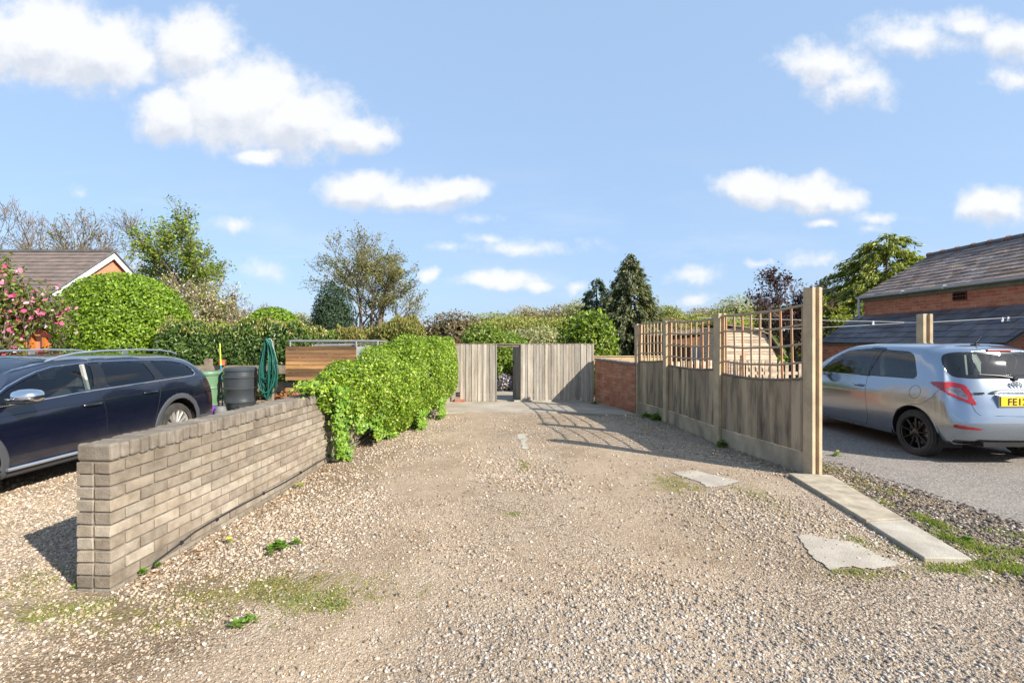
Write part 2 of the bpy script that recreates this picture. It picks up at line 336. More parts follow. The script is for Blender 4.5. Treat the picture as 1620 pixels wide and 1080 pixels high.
mb = MB(); ap = [(-1.75, 9.75), (-1.0, 9.95), (.3, 9.9), (1.0, 9.98), (1.8, 9.7), (2.55, 9.6), (2.35, 10.6), (2.05, 11.66), (-1.8, 11.66)]
mApron = M('apron_concrete', (.35, .31, .255), .93, c2=(.25, .215, .17), vs=1.6, bump=.25, bs=60)
mb.prism(ap, -.05, .022); tag(mb.build('concrete_apron', mApron), kind='structure')
mb = MB(); mb.prism([(-1.2, 11.9), (1.6, 11.9), (1.6, 15.0), (-1.2, 15.0)], -.05, .02); tag(mb.build('garden_path', mApron), kind='structure')

def tarmac_material():
    m, t, b, o = nodes('tarmac'); q = NT(t); P = q.n('ShaderNodeTexCoord').outputs['Object']
    v1 = q.n('ShaderNodeTexVoronoi', {'Vector': P, 'Scale': 120.}); s1 = q.n('ShaderNodeSeparateColor', {0: v1.outputs['Color']})
    g = q.ramp(s1.outputs[0], [(0, (.07, .062, .056)), (.5, (.17, .15, .135)), (.85, (.28, .255, .225)), (1, (.42, .40, .36))])
    g = q.mix(q.mr(q.noise(P, 1.2, 5, .6), .4, .65, 0, .35), g, (.27, .24, .205, 1))
    t.links.new(g, b.inputs['Base Color']); b.inputs['Roughness'].default_value = .85; b.inputs['Specular IOR Level'].default_value = .25
    t.links.new(q.n('ShaderNodeBump', {'Height': v1.outputs[0], 'Strength': -.45, 'Distance': .006}).outputs[0], b.inputs['Normal']); return m
rng = np.random.default_rng(5)
edge = [(3.72, 14), (3.75, 9), (3.78, 7)]
for y in np.arange(6.4, 2.0, -.07): edge.append((3.80+.32*max(0, (6.2-y)/3)+.07*math.sin(y*3.1)+rng.uniform(-.035, .035)+(.12 if y < 4.3 else 0), y))
edge.append((4.5, 1.0)); edge.append((4.9, -2))
mb = MB(); vs = [(x, y, .005) for x, y in edge]+[(12.5, y, .005) for x, y in edge]; n = len(edge)
mb.add(vs, [(i, i+n, i+1+n, i+1) for i in range(n-1)]); tag(mb.build('tarmac', tarmac_material()), kind='structure')

# loose stones, lying where the camera's ground is near enough to tell them apart
def pebbles(name, n, region, size, palette, seed, dens=None, label=None, z0=0.0):
    r = np.random.default_rng(seed)
    ph = (1+5**.5)/2; ico = np.array([(-1,ph,0),(1,ph,0),(-1,-ph,0),(1,-ph,0),(0,-1,ph),(0,1,ph),(0,-1,-ph),(0,1,-ph),(ph,0,-1),(ph,0,1),(-ph,0,-1),(-ph,0,1)])/math.sqrt(1+ph*ph)
    fi = np.array([(0,11,5),(0,5,1),(0,1,7),(0,7,10),(0,10,11),(1,5,9),(5,11,4),(11,10,2),(10,7,6),(7,1,8),(3,9,4),(3,4,2),(3,2,6),(3,6,8),(3,8,9),(4,9,5),(2,4,11),(6,2,10),(8,6,7),(9,8,1)])
    x, y = region(r, n)
    if dens is not None: k = r.random(len(x)) < dens(x, y); x, y = x[k], y[k]
    n = len(x); s = size[0]+(size[1]-size[0])*r.random(n)**2.2; s *= np.clip(.55+.16*y, .8, 1.25)
    V = ico[None]*(1+r.uniform(-.22, .22, (n, 12, 1)))
    sc3 = np.stack([s*r.uniform(.75, 1.35, n), s*r.uniform(.6, 1., n), s*r.uniform(.4, .75, n)], 1)
    V = V*sc3[:, None]
    a = r.uniform(0, 2*math.pi, n); ca, sa = np.cos(a)[:, None], np.sin(a)[:, None]; tl = r.uniform(-.5, .5, (n, 1))
    V[..., 2] += V[..., 0]*tl
    Vx = V[..., 0]*ca-V[..., 1]*sa; Vy = V[..., 0]*sa+V[..., 1]*ca
    z = gh(x, y)*fade(x, y)+z0
    V = np.stack([Vx+x[:, None], Vy+y[:, None], V[..., 2]+(z+sc3[:, 2]*.35)[:, None]], 2).reshape(-1, 3)
    F = (fi[None]+(np.arange(n)*12)[:, None, None]).reshape(-1, 3)
    pal = np.array(palette); C = pal[r.choice(len(pal), n)]*r.uniform(.72, 1.05, (n, 1))*np.array([1.03, .965, .91]); g_ = (np.clip((3.1-y)/.7, 0, 1)*np.clip((x+.9)/.6, 0, 1)*.6)[:, None]; C = C*(1-g_)+C.mean(1, keepdims=True)*np.array([1.03, .99, .94])*g_; C = np.repeat(C, 12, 0)
    return link(name, np_mesh(name, V, F, C), mPeb, None, True)
mPeb = M('pebble', (.92, .92, .92), .85, var=.12, vs=60, attr=True, spec=.3)
ST = [(.36,.30,.225),(.42,.355,.275),(.48,.42,.34),(.55,.50,.42),(.31,.25,.185),(.25,.215,.175),(.40,.30,.19),(.44,.40,.345),(.60,.56,.49),(.34,.30,.255),(.47,.385,.285),(.20,.17,.14)]
def fan(y0, y1, x0=-1.16, x1=1.16):
    def f(r, n):
        y = np.sqrt(r.uniform(y0*y0, y1*y1, n)); x = y*r.uniform(x0, x1, n); return x, y
    return f
def pn(x, y, s):                                   # cheap patchy field in 0..1
    return .5+.25*np.sin(x*1.7*s+2.1*np.sin(y*1.3*s))+.25*np.sin(y*2.3*s+1.7*np.sin(x*1.9*s+1))
def off_things(x, y):
    wall = (x < -2.395+.05*(y-2.84)) & (x > -2.68+.05*(y-2.84)) & (y > 2.8)
    patch = (np.sin(x*1531+y*1213) < .72) & (y > 3.12) & (y < 3.68) & (x > 1.95+.05) & (x < 2.75-(y-3.1)*.35) & (x > 1.95+(y-3.1)*.25)
    mossy = ((((x+1.5)/.6)**2+((y-2.9)/.22)**2 < 1) | (((x+2.55)/.55)**2+((y-2.62)/.16)**2 < 1)) & (pn(x*3, y*3, 1.1) > .38)
    tar = x > 3.78+.32*np.clip((6.2-y)/3, 0, 2)
    ap_ = (y > 9.7)
    return ~(wall | patch | tar | ap_ | (mossy & (np.sin(x*931+y*713) > -.55)))
def dtrack(x, y):
    t = np.maximum(1-np.abs((x-.04*y-.95)/.9), .65*(1-np.abs((x-.04*y+.95)/.6)))
    d = np.clip(-.14+.80*pn(x, y, 1.0)-.60*np.clip(t, 0, 1)+.45*np.clip((-1.0-x)/.8, 0, 1), .05, 1)
    near = np.clip((3.0+.35*np.sin(x*2.1)-y)/.5, 0, 1)*np.clip(1-np.abs(x-.9)/2.2+.1, 0, .95)
    return np.clip(np.maximum(d, near), 0, 1)*off_things(x, y)
tag(pebbles('loose_gravel', 115000, fan(1.85, 5.4), (.0040, .0140), ST, 1, dtrack), kind='stuff')
tag(pebbles('fine_gravel', 52000, fan(5.2, 9.6, -.5, .62), (.007, .014), ST, 2, lambda x, y: dtrack(x, y)*.9), kind='stuff')
tag(pebbles('fine_grit', 90000, fan(1.85, 4.6), (.0028, .0062), ST, 3, lambda x, y: .9*off_things(x, y)), kind='stuff')
DK = [(.10,.09,.08),(.14,.12,.105),(.19,.165,.14),(.07,.065,.06),(.26,.23,.2),(.42,.39,.36),(.16,.12,.09)]
def vergereg(r, n):
    y = r.uniform(1.9, 6.6, n); x = r.uniform(3.05, 4.9, n); return x, y
def vd(x, y):
    l = 3.12+.11*(y-3.2); rr = 3.86+.32*np.clip((6.2-y)/3, 0, 2)
    return ((x > l+.03) & (x < rr+.12))*np.clip(.35+.8*pn(x, y, 1.6), 0, 1)*np.clip((y-2.2)/1.0, .05, 1)
tag(pebbles('verge_grit', 30000, vergereg, (.005, .017), DK, 4, vd), kind='stuff')

# grass and moss growing through the gravel
def blades(r, x, y, h, wdt, cols):
    n = len(x); a = r.uniform(0, 2*math.pi, n); le = r.uniform(.1, .9, n)*h; az = r.uniform(0, 2*math.pi, n)
    z = gh(x, y)*fade(x, y)
    dx_, dy_ = np.cos(a)*wdt, np.sin(a)*wdt; lx, ly = np.cos(az)*le, np.sin(az)*le
    V = np.stack([np.stack([x-dx_, y-dy_, z], 1), np.stack([x+dx_, y+dy_, z], 1), np.stack([x+lx*.4+dx_*.7, y+ly*.4+dy_*.7, z+h*.6], 1), np.stack([x+lx, y+ly, z+h], 1)], 1)
    F = np.arange(n*4).reshape(n, 4); C = np.repeat(np.array(cols)[r.choice(len(cols), n)]*r.uniform(.75, 1.25, (n, 1)), 4, 0)
    return V.reshape(-1, 3), F, C
mGrass = leafmat('grass_blade', .35, .6)
GR = [(.14,.22,.04),(.20,.27,.05),(.10,.17,.035),(.27,.29,.06),(.31,.28,.09),(.22,.25,.05)]
spots = [(-2.5, 2.62, .5, .16, 1300, .006, 1), (-1.5, 2.9, .5, .16, 1300, .006, 1), (-3.1, 2.75, .3, .12, 700, .006, 1), (-1.9, 2.5, .3, .08, 900, .006, 1), (-1.38, 2.93, .55, .2, 700, .011, 0), (-1.15, 2.75, .3, .12, 800, .012, 0), (-2.3, 2.66, .3, .12, 700, .010, 0), (-2.75, 2.55, .35, .08, 800, .009, 0), (-3.0, 3.0, .3, .15, 300, .012, 0),
         (3.22, 3.12, .24, .09, 1500, .024, 0), (3.36, 3.5, .09, .22, 1500, .026, 0), (3.47, 3.95, .06, .25, 900, .024, 0), (3.62, 3.35, .14, .10, 700, .02, 0),
         (3.55, 3.0, .2, .12, 350, .018, 0), (2.9, 3.12, .16, .06, 600, .02, 0), (2.28, 3.09, .17, .035, 500, .014, 0), (2.6, 3.5, .1, .2, 350, .014, 0), (2.78, 3.4, .05, .2, 300, .012, 0),
         (3.75, 4.9, .14, .5, 800, .02, 1), (3.7, 5.6, .2, .3, 600, .022, 1), (3.45, 4.6, .07, .4, 500, .024, 1), (3.85, 3.7, .2, .3, 400, .018, 0),
         (1.72, 4.95, .2, .3, 500, .010, 0), (2.4, 4.6, .12, .35, 300, .010, 0), (.14, 5.9, .06, .3, 200, .009, 0), (4.0, 3.3, .2, .15, 250, .018, 0), (.03, 4.1, .05, .06, 160, .008, 0),
         (-1.5, 2.6, .3, .1, 300, .01, 0), (-.95, 2.68, .12, .06, 500, .014, 0), (-1.1, 2.95, .1, .08, 400, .014, 0)]
Vs, Fs, Cs = [], [], []; r = np.random.default_rng(9); o_ = 0
for (cx, cy, sx, sy, n, h, dry) in spots:
    x = cx+r.normal(0, sx*.6, n); y = cy+r.normal(0, sy*.6, n); nn_ = n
    k = pn(x*4, y*4, 1.3)+r.uniform(-.25, .25, n) > .42; x, y = x[k], y[k]
    V, F, C = blades(r, x, y, h*r.uniform(.5, 1.6, len(x)), .0028, GR[3:] if dry else GR)
    Vs.append(V); Fs.append(F+o_); Cs.append(C); o_ += len(V)
tag(link('grass', np_mesh('grass', np.concatenate(Vs), np.concatenate(Fs), np.concatenate(Cs)), mGrass), kind='stuff')

def litter(n, seed):
    r = np.random.default_rng(seed); t = r.random(n); k = r.integers(0, 4, n)
    x = np.select([k == 0, k == 1, k == 2], [-2.36+.05*(t*6)+np.abs(r.normal(0, .10, n)), 3.25-.42*t-np.abs(r.normal(0, .12, n)), 3.55+r.normal(0, .22, n)], r.normal(0, 1.9, n))
    y = np.select([k == 0, k == 1, k == 2], [2.7+t*6.2, 5.4+t*4.2, 4.2+t*2.2], 2.2+t*6.0)
    a = r.uniform(0, 6.283, n); s = r.uniform(.007, .019, n); z = gh(x, y)*fade(x, y)+r.uniform(.008, .018, n); tl = r.uniform(-.4, .4, n)*s
    ca, sa = np.cos(a)*s, np.sin(a)*s
    V = np.stack([np.stack([x-ca, y-sa, z], 1), np.stack([x+sa*.5, y-ca*.5, z+tl], 1), np.stack([x+ca, y+sa, z+.004], 1), np.stack([x-sa*.5, y+ca*.5, z-tl*.3], 1)], 1).reshape(-1, 3)
    pal = np.array([(.22,.11,.05),(.16,.09,.05),(.30,.17,.07),(.12,.075,.045),(.36,.25,.13)]); C = np.repeat(pal[r.integers(0, 5, n)], 4, 0); m_ = leafmat('dry_leaf', .1, .8)
    tag(link('leaf_litter', np_mesh('leaf_litter', V, np.arange(n*4).reshape(n, 4), C), m_), kind='stuff')
litter(2600, 77)

# ------------------------------------------------------------------ brick boundary wall on the left, brick by brick
mBuff = M('buff_brick', (1, 1, 1), .93, c2=(.55, .52, .48), vs=11, bump=.45, bs=95, attr=True, lo=.38, hi=.75)
mMort = M('mortar', (.17, .145, .115), .95, vs=20, bump=.5)
W0 = Vector((-2.41, 2.84)); W1 = Vector((-2.14, 8.3)); wd = (W1-W0).normalized(); wl = (W1-W0).length; wn_ = Vector((-wd.y, wd.x)); wa = math.atan2(wd.y, wd.x)
def wp(s, t, z): p = W0+wd*s+wn_*t; return (p.x, p.y, z)
rd = random.Random(3)
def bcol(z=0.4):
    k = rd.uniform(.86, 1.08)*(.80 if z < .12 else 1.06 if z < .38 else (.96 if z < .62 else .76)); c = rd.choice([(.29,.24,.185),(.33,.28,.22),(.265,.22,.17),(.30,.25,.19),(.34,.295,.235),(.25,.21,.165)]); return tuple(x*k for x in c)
wall = empty('boundary_wall', (W0.x, W0.y, 0), 'low buff brick wall with brick-on-edge coping beside the gravel drive, ivy on its far end', 'wall')
core = MB(); core.box(wp(wl/2, .1075, .38), (wl-.03, .215-.026, .80), rz=wa); 
o = core.build('mortar', mMort); o.parent = wall; o.matrix_parent_inverse = wall.matrix_world.inverted(); 
def reparent(o, p):
    o.parent = p; o.matrix_parent_inverse = Matrix.Translation(p.location).inverted() if p.rotation_euler.z == 0 else (Matrix.Translation(p.location) @ Matrix.Rotation(p.rotation_euler.z, 4, 'Z')).inverted(); return o
reparent(o, wall)
bk = MB(); CH = .0762
for c in range(-1, 10):
    z = c*CH+CH/2+.015
    for side in (0, 1):
        s = -.1125 if (c+side) % 2 else 0.
        k = 0
        while s < wl:
            a = max(s, 0)+.0055; e_ = min(s+.225, wl)-.0055
            if e_-a > .03:
                t = .051 if side == 0 else .164
                hb = CH-.0125
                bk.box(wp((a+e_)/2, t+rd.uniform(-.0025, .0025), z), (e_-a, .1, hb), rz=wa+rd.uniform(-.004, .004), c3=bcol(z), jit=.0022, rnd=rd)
            s += .225
reparent(bk.build('brick_courses', mBuff, bevel=.0035), wall)
cp = MB(); s = .0; 
while s < 5.3:
    wdt = .072+rd.uniform(-.003, .004); k = .86+rd.uniform(-.14, .14)
    cp.box(wp(s+wdt/2, .1075+rd.uniform(-.004, .004), .015+10*CH+.052+rd.uniform(-.003, .003)), (wdt-.009, .222, .102+rd.uniform(-.008, .004)), rz=wa+rd.uniform(-.02, .02), ry=rd.uniform(-.02, .02), c3=(.225*k, .195*k, .158*k), jit=.005, rnd=rd)
    s += wdt+.002
reparent(cp.build('coping', mBuff, bevel=.014), wall)
# black cable clipped along the foot of the wall
cb_ = MB(); pts = [wp(.30, -.014, .0), wp(.33, -.012, .03), wp(.56, -.01, .058)]
for i in range(20): pts.append(wp(.7+i*.25, -.009, .082+.008*math.sin(i*.9)))
cb_.tube(pts, .006, 6); cob = cb_.build('cable', mBlack, smooth=True); ctop = tag(cob, 'thin black cable clipped along the foot of the buff brick wall', 'cable')
cl = MB()
for s_ in (.57, .95, 1.6, 2.3, 3.0): cl.box(wp(s_, -.009, .082 if s_ > .6 else .058), (.016, .018, .022), rz=wa)
reparent(cl.build('cable_clip', mBlack), ctop)

# low rough stone wall carrying on under the ivy up to the gate
def brick_run(name, a, b, h, th, label, mat, cop=None, h2=None, zoff=0):
    a, b = Vector(a), Vector(b); d = b-a; l = d.length; e = empty(name, (a.x, a.y, 0), label, 'wall', rz=math.atan2(d.y, d.x)); h2 = h if h2 is None else h2
    m_ = MB(); ns = max(2, int(l/.25)); vs = []
    for i in range(ns+1):
        x = l*i/ns; hh = h+(h2-h)*i/ns+rd.uniform(-.01, .01)
        for (t, z) in ((0, -.1), (0, hh), (th, hh), (th, -.1)): vs.append((x, t, z))
    fs = [(i*4+k, i*4+k+1, i*4+k+5, i*4+k+4) for i in range(ns) for k in range(3)]+[(0, 3, 2, 1), (ns*4, ns*4+1, ns*4+2, ns*4+3)]
    m_.add(vs, fs); m_.build('wall_face', mat, e)
    if cop:
        c_ = MB(); x = 0
        while x < l:
            w_ = min(.225, l-x); hh = h+(h2-h)*x/l
            c_.box((x+w_/2, th/2, hh+.03), (w_-.008, th+.03, .055), jit=.004, rnd=rd); x += .225
        c_.build('coping', cop, e, bevel=.006)
    return e
brick_run('garden_wall', (-2.12, 8.25), (-1.52, 11.6), .62, .22, 'low rough brick wall almost hidden under the ivy, running to the wooden gate', mBrickOld if False else M('rubble', (.30,.25,.19), .95, c2=(.18,.14,.1), vs=9, bump=1.2, bs=12), None)
bw = brick_run('red_brick_wall', (2.82, 10.10), (2.24, 11.68), .99, .23, 'low weathered red brick wall joining the last concrete post to the plank gate', mBrickOld, M('wall_coping', (.25,.2,.16), .9, c2=(.15,.13,.11), vs=12, bump=.6), 1.04)
# pale timber edging behind that wall
mb = MB(); mb.box((2.95, 11.9, 1.02), (1.9, .12, .20)); mb.box((2.95, 11.9, 1.13), (1.95, .16, .02))
tag(mb.build('sleeper_beam', M('yellow_timber', (.48, .36, .2), .85, c2=(.34, .25, .14), vs=5, bump=.3), bevel=.01), 'pale yellow timber beam topping the bank behind the red brick wall', 'beam')

# ------------------------------------------------------------------ plank gate screen across the drive
gate = empty('plank_fence', (.3, 11.7, 0), 'tall grey weathered vertical plank screen across the end of the drive with a doorway gap', 'fence')
GH = 1.425
def planks(x0, x1, y, h, mat, seed, w_=.088):
    r_ = random.Random(seed); m_ = MB(); x = x0; i = 0
    while x < x1-.02:
        ww = min(w_*r_.uniform(.9, 1.1), x1-x); k = r_.uniform(.72, 1.28); t = r_.uniform(-.06, .05)
        m_.box((x+ww/2, y+(.0 if i % 2 else -.010), h/2+.012), (ww-.005, .018, h-.02+r_.uniform(-.006, .004)), rx=r_.uniform(-.003, .003), c3=(k, k*(1-t*.5), k*(1-t)), jit=.0015, rnd=r_)
        x += ww; i += 1
    return m_
m_ = planks(-1.575, -.67, 0, GH, None, 1, .071); m_.box((-1.635, 0, .835), (.118, .018, 1.17), c3=(.9, .9, .9)); m_.box((-1.745, 0, .72), (.1, .018, 1.4), c3=(.8, .8, .8))
m_.build('left_boards', mWoodGrey, gate)
planks(-.05, 1.72, 0, GH+.01, None, 2, .071).build('right_boards', mWoodGrey, gate)
planks(-.085, -.056, -.01, GH, None, 3).build('door_jamb', mWoodGrey, gate)
m_ = MB(); m_.box((.03, 0.04, GH+.012), (3.5, .11, .025)); m_.box((-.36, .035, GH-.03), (.64, .05, .05)); 
m_.box((-.71, .05, GH/2), (.07, .07, GH)); m_.box((.0, .05, GH/2), (.07, .07, GH)); m_.box((1.68, .05, GH/2), (.08, .08, GH)); m_.box((-1.75, .05, GH/2), (.08, .08, GH))
for z in (.25, .75, 1.25): m_.box((.85, .05, z), (1.7, .04, .08)); m_.box((-1.23, .05, z), (1.1, .04, .08))
m_.build('frame', mTimber, gate)
m_ = MB(); m_.box((.6, -.02, .03), (1.7, .05, .05)); m_.build('bottom_rail', mConcPale, gate, bevel=.006)
m_ = MB(); m_.box((-1.58, -.06, .055), (.24, .12, .07), jit=.01, rnd=rd); m_.build('sill_brick', mBrickOld, gate)
# the door itself, swung away
dr = MB(); r_ = random.Random(8)
for i in range(7):
    k = r_.uniform(.6, .85); dr.box((0, .045+i*.09, GH/2), (.022+(i % 2)*.008, .088, GH-.05), c3=(k, k, k), jit=.001, rnd=r_)
for z in (.25, .75, 1.2): dr.box((.03, .31, z), (.03, .6, .09), c3=(.8, .8, .8))
dobj = dr.build('door', mWoodGrey, gate); dobj.location = (-.085, .06, 0); dobj.rotation_euler = (0, 0, R(17))
hm = MB(); hm.box((-.022, .56, .95), (.02, .03, .12)); hm.build('handle', mBlack, dobj)

# ------------------------------------------------------------------ concrete-post fence with trellis on the right
FP = [(3.36, 5.30, 2.10), (3.04, 6.93, 1.905), (2.88, 8.78, 1.875), (2.68, 10.04, 1.87)]
fence = empty('trellis_fence', (3.36, 5.3, 0), 'timber panel fence with swagged trellis tops between slotted concrete posts, right of the drive', 'fence')
def fp(o): return reparent(o, fence)
def hpost(m_, x, y, h, ang, wx=.125, wy=.13):
    poly = [(-.5,-.5),(-.2,-.5),(-.2,-.2),(.2,-.2),(.2,-.5),(.5,-.5),(.5,.5),(.2,.5),(.2,.2),(-.2,.2),(-.2,.5),(-.5,.5)]
    ca, sa = math.cos(ang), math.sin(ang); P_ = [(x+px*wx*ca-py*wy*sa, y+px*wx*sa+py*wy*ca) for px, py in poly]
    n = len(P_); vs = [(a, b, -.1) for a, b in P_]+[(a, b, h-.012) for a, b in P_]
    P2 = [(x+(a-x)*.93, y+(b-y)*.93) for a, b in P_]; vs += [(a, b, h) for a, b in P2]
    fs = [(i, (i+1) % n, n+(i+1) % n, n+i) for i in range(n)]+[(n+i, n+(i+1) % n, 2*n+(i+1) % n, 2*n+i) for i in range(n)]
    q_ = 2*n; fs += [(q_+0, q_+1, q_+10, q_+11), (q_+2, q_+3, q_+8, q_+9), (q_+4, q_+5, q_+6, q_+7)]
    m_.add(vs, fs)
for i, (x, y, h) in enumerate(FP):
    m_ = MB(); nx = FP[min(i+1, 3)]; pv = FP[max(i-1, 0)]; an = math.atan2(nx[1]-pv[1], nx[0]-pv[0])-math.pi/2
    hpost(m_, x, y, h, an); fp(m_.build('post', mConc))
tops = [(1.095, 1.045, .045, 1.915, 1.865, .02), (1.10, 1.075, .03, 1.845, 1.865, .03), (1.15, 1.09, .01, 1.87, 1.86, .0)]
for i in range(3):
    a = Vector(FP[i][:2]); b = Vector(FP[i+1][:2]); d = b-a; l = d.length; d.normalize(); nv = Vector((-d.y, d.x)); ang = math.atan2(d.y, d.x)
    a2 = a+d*.05; l2 = l-.10
    def fpnt(s, t, z): p = a2+d*s+nv*t; return Vector((p.x, p.y, z))
    gb = MB(); ghh = (.235, .235, .225)[i]
    gb.box(fpnt(l2/2, 0, ghh/2-.02), (l2, .045, ghh+.04), rz=ang); fp(gb.build('gravel_board', mConcBoard, bevel=.005))
    t0, t1, sag, u0, u1, usag = tops[i]
    def ptop(s): f = s/l2; return t0+(t1-t0)*f-sag*4*f*(1-f)
    def utop(s): f = s/l2; return u0+(u1-u0)*f-usag*4*f*(1-f)
    pb = MB(); r_ = random.Random(40+i); s = 0; k_ = 0
    while s < l2-.01:
        ww = min(.118, l2-s); k = r_.uniform(.70, 1.25); h = ptop(s+ww/2)-ghh-.03
        tilt = .004 if k_ % 2 else -.004
        pb.box(fpnt(s+ww/2, .004+tilt, ghh+h/2+.004), (ww-.002, .013, h), rz=ang+.10, c3=(k, k, k*r_.uniform(.93, 1.0)), jit=.0012, rnd=r_); s += ww; k_ += 1
    fp(pb.build('boards', mWoodFence))
    fr = MB(); n = 12
    fr.tube([fpnt(l2*j/n, 0, ptop(l2*j/n)-.012) for j in range(n+1)], .019, 4, c3=(.75, .75, .75)); fr.tube([fpnt(l2*j/n, -.03, .62) for j in range(n+1)], .017, 4)
    fp(fr.build('cap_rail', mTimber))
    tr = MB(); npk = (9, 9, 8)[i]
    zs = [0, .27, .54, .80] 
    for zf in zs:
        tr.tube([fpnt(l2*j/n, .012, (lambda a_, b_: a_+(b_-a_)*(1-zf))(ptop(l2*j/n)+.01, utop(l2*j/n))+.004*math.sin(j*1.3+i)) for j in range(n+1)], .0135 if zf else .016, 4, c3=(.95, 1.0, 1.0))
    for j in range(npk):
        s = l2*(j+.55)/npk; lean = r_.uniform(-.03, .03)-.03*(j/npk if i == 0 else .2); s2 = min(max(s+lean, .02), l2-.02); rdsh = r_.choice([(1.05, .85, .72), (1.0, .92, .85), (.95, .95, .9), (1.1, .78, .62), (1.05, 1., .92)])
        tr.tube([fpnt(s2, -.006, ptop(s2)), fpnt(s, -.006, utop(s)+.012)], .0155, 4, c3=rdsh)
    if i == 1: tr.tube([fpnt(.04, 0, u0+.03), fpnt(.32, 0, u0+.03-.14)], .013, 4); tr.box(fpnt(.03, -.0, 1.45), (.03, .03, .85), rz=ang)
    fp(tr.build('trellis', mTrel))

# concrete plank lying beside the last post, in two lengths
mb = MB()
def quadslab(m_, P_, z1, z0=-.03): m_.prism(P_, z0, z1)
kp = empty('concrete_plank', (3.1, 4.2, 0), 'long narrow concrete plank laid flat in the gravel from the nearest fence post, cracked across', 'concrete plank')
m_ = MB(); m_.prism([(2.895, 3.875), (3.245, 3.925), (3.36, 4.52), (3.50, 5.19), (3.07, 5.27)], -.03, .042); reparent(m_.build('slab', M('plank_tan', (.42, .365, .275), .92, c2=(.25, .21, .155), vs=7, bump=.3, bs=70), bevel=.008), kp)
m_ = MB(); m_.prism([(2.80, 3.22), (3.11, 3.205), (3.24, 3.905), (2.89, 3.86)], -.03, .036); reparent(m_.build('slab', mConcPale, bevel=.008), kp)
def sheet_patch(name, poly, mat, dz=.004, cell=.009, rag=.012):
    P_ = np.array(poly); x0, y0 = P_.min(0)-.05; x1, y1 = P_.max(0)+.05; xs_ = np.arange(x0, x1, cell); ys_ = np.arange(y0, y1, cell); Xg, Yg = np.meshgrid(xs_, ys_); nx = len(xs_)
    i = (np.arange(len(ys_)-1)[:, None]*nx+np.arange(nx-1)[None, :]).ravel(); F = np.stack([i, i+1, i+1+nx, i+nx], 1); Xf, Yf = Xg.ravel(), Yg.ravel()
    cx, cy = Xf[F].mean(1), Yf[F].mean(1); cx = cx+rag*(np.sin(cy*17+2*np.sin(cx*13))+.5*np.sin(cy*61+cx*47)); cy = cy+rag*(np.sin(cx*19+2*np.sin(cy*11))+.5*np.sin(cx*67-cy*53)); ins = np.zeros(len(cx), bool); n = len(P_)
    for k in range(n):
        (ax, ay), (bx, by) = P_[k], P_[(k+1) % n]; ins ^= ((ay > cy) != (by > cy)) & (cx < (bx-ax)*(cy-ay)/(by-ay+1e-12)+ax)
    Z = gh(Xf, Yf)*fade(Xf, Yf)+dz; ids, inv = np.unique(F[ins], return_inverse=True); V = np.stack([Xf, Yf, Z], 1)[ids]
    return tag(link(name, np_mesh(name, V, inv.reshape(-1, 4)), mat, None, True), kind='structure')
mPatch = M('patch_concrete', (.40, .36, .30), .92, c2=(.31, .275, .225), vs=5, bump=.35, bs=70)
sheet_patch('concrete_patch', [(2.15, 3.56), (2.20, 3.63), (2.29, 3.65), (2.40, 3.55), (2.53, 3.49), (2.57, 3.3), (2.60, 3.15), (2.4, 3.125), (2.24, 3.14), (2.08, 3.125), (2.10, 3.3)], mPatch, .007)
sheet_patch('concrete_patch', [(1.83, 5.4), (2.1, 5.45), (2.42, 5.0), (2.2, 4.86), (2.0, 4.85), (1.98, 5.0)], mPatch, .006)
sheet_patch('concrete_patch', [(.06, 7.65), (.2, 7.7), (.24, 7.3), (.2, 7.0), (.25, 6.65), (.15, 6.62), (.13, 7.1)], mConcPale, .006)
# ------------------------------------------------------------------ foliage
def frames(r, Nrm, spread=.6):
    n = len(Nrm); Nn = Nrm+r.normal(0, spread, (n, 3)); Nn /= np.linalg.norm(Nn, axis=1, keepdims=True)+1e-9
    t = r.normal(0, 1, (n, 3)); t -= (t*Nn).sum(1, keepdims=True)*Nn; t /= np.linalg.norm(t, axis=1, keepdims=True)+1e-9
    return t, np.cross(Nn, t), Nn
LEAFS = {
 'oval': (np.array([(0,-.5,0),(.27,-.03,.07),(0,.5,-.03),(-.27,-.03,.07)]), np.array([(0,1,2),(0,2,3)])),
 'long': (np.array([(0,-.5,0),(.17,0,.05),(0,.5,-.08),(-.17,0,.05)]), np.array([(0,1,2),(0,2,3)])),
 'ivy': (np.array([(0,-.35,.02),(.30,-.42,0),(.50,-.02,-.03),(.22,.10,.04),(0,.60,-.05),(-.22,.10,.04),(-.50,-.02,-.03),(-.30,-.42,0)]), np.array([(0,1,3),(1,2,3),(0,3,4),(0,4,5),(0,5,7),(5,6,7)])),
 'blob': (np.array([(0,-.5,0),(.38,-.25,.1),(.45,.2,-.05),(.05,.5,.1),(-.4,.28,-.08),(-.42,-.2,.08)]), np.array([(0,1,2),(0,2,3),(0,3,4),(0,4,5)])),
 'spray': (np.array([(0,-.5,0),(.16,-.15,.03),(.09,.2,0),(0,.5,-.1),(-.13,.15,0),(-.18,-.2,.03)]), np.array([(0,1,2),(0,2,3),(0,3,4),(0,4,5)])),
}
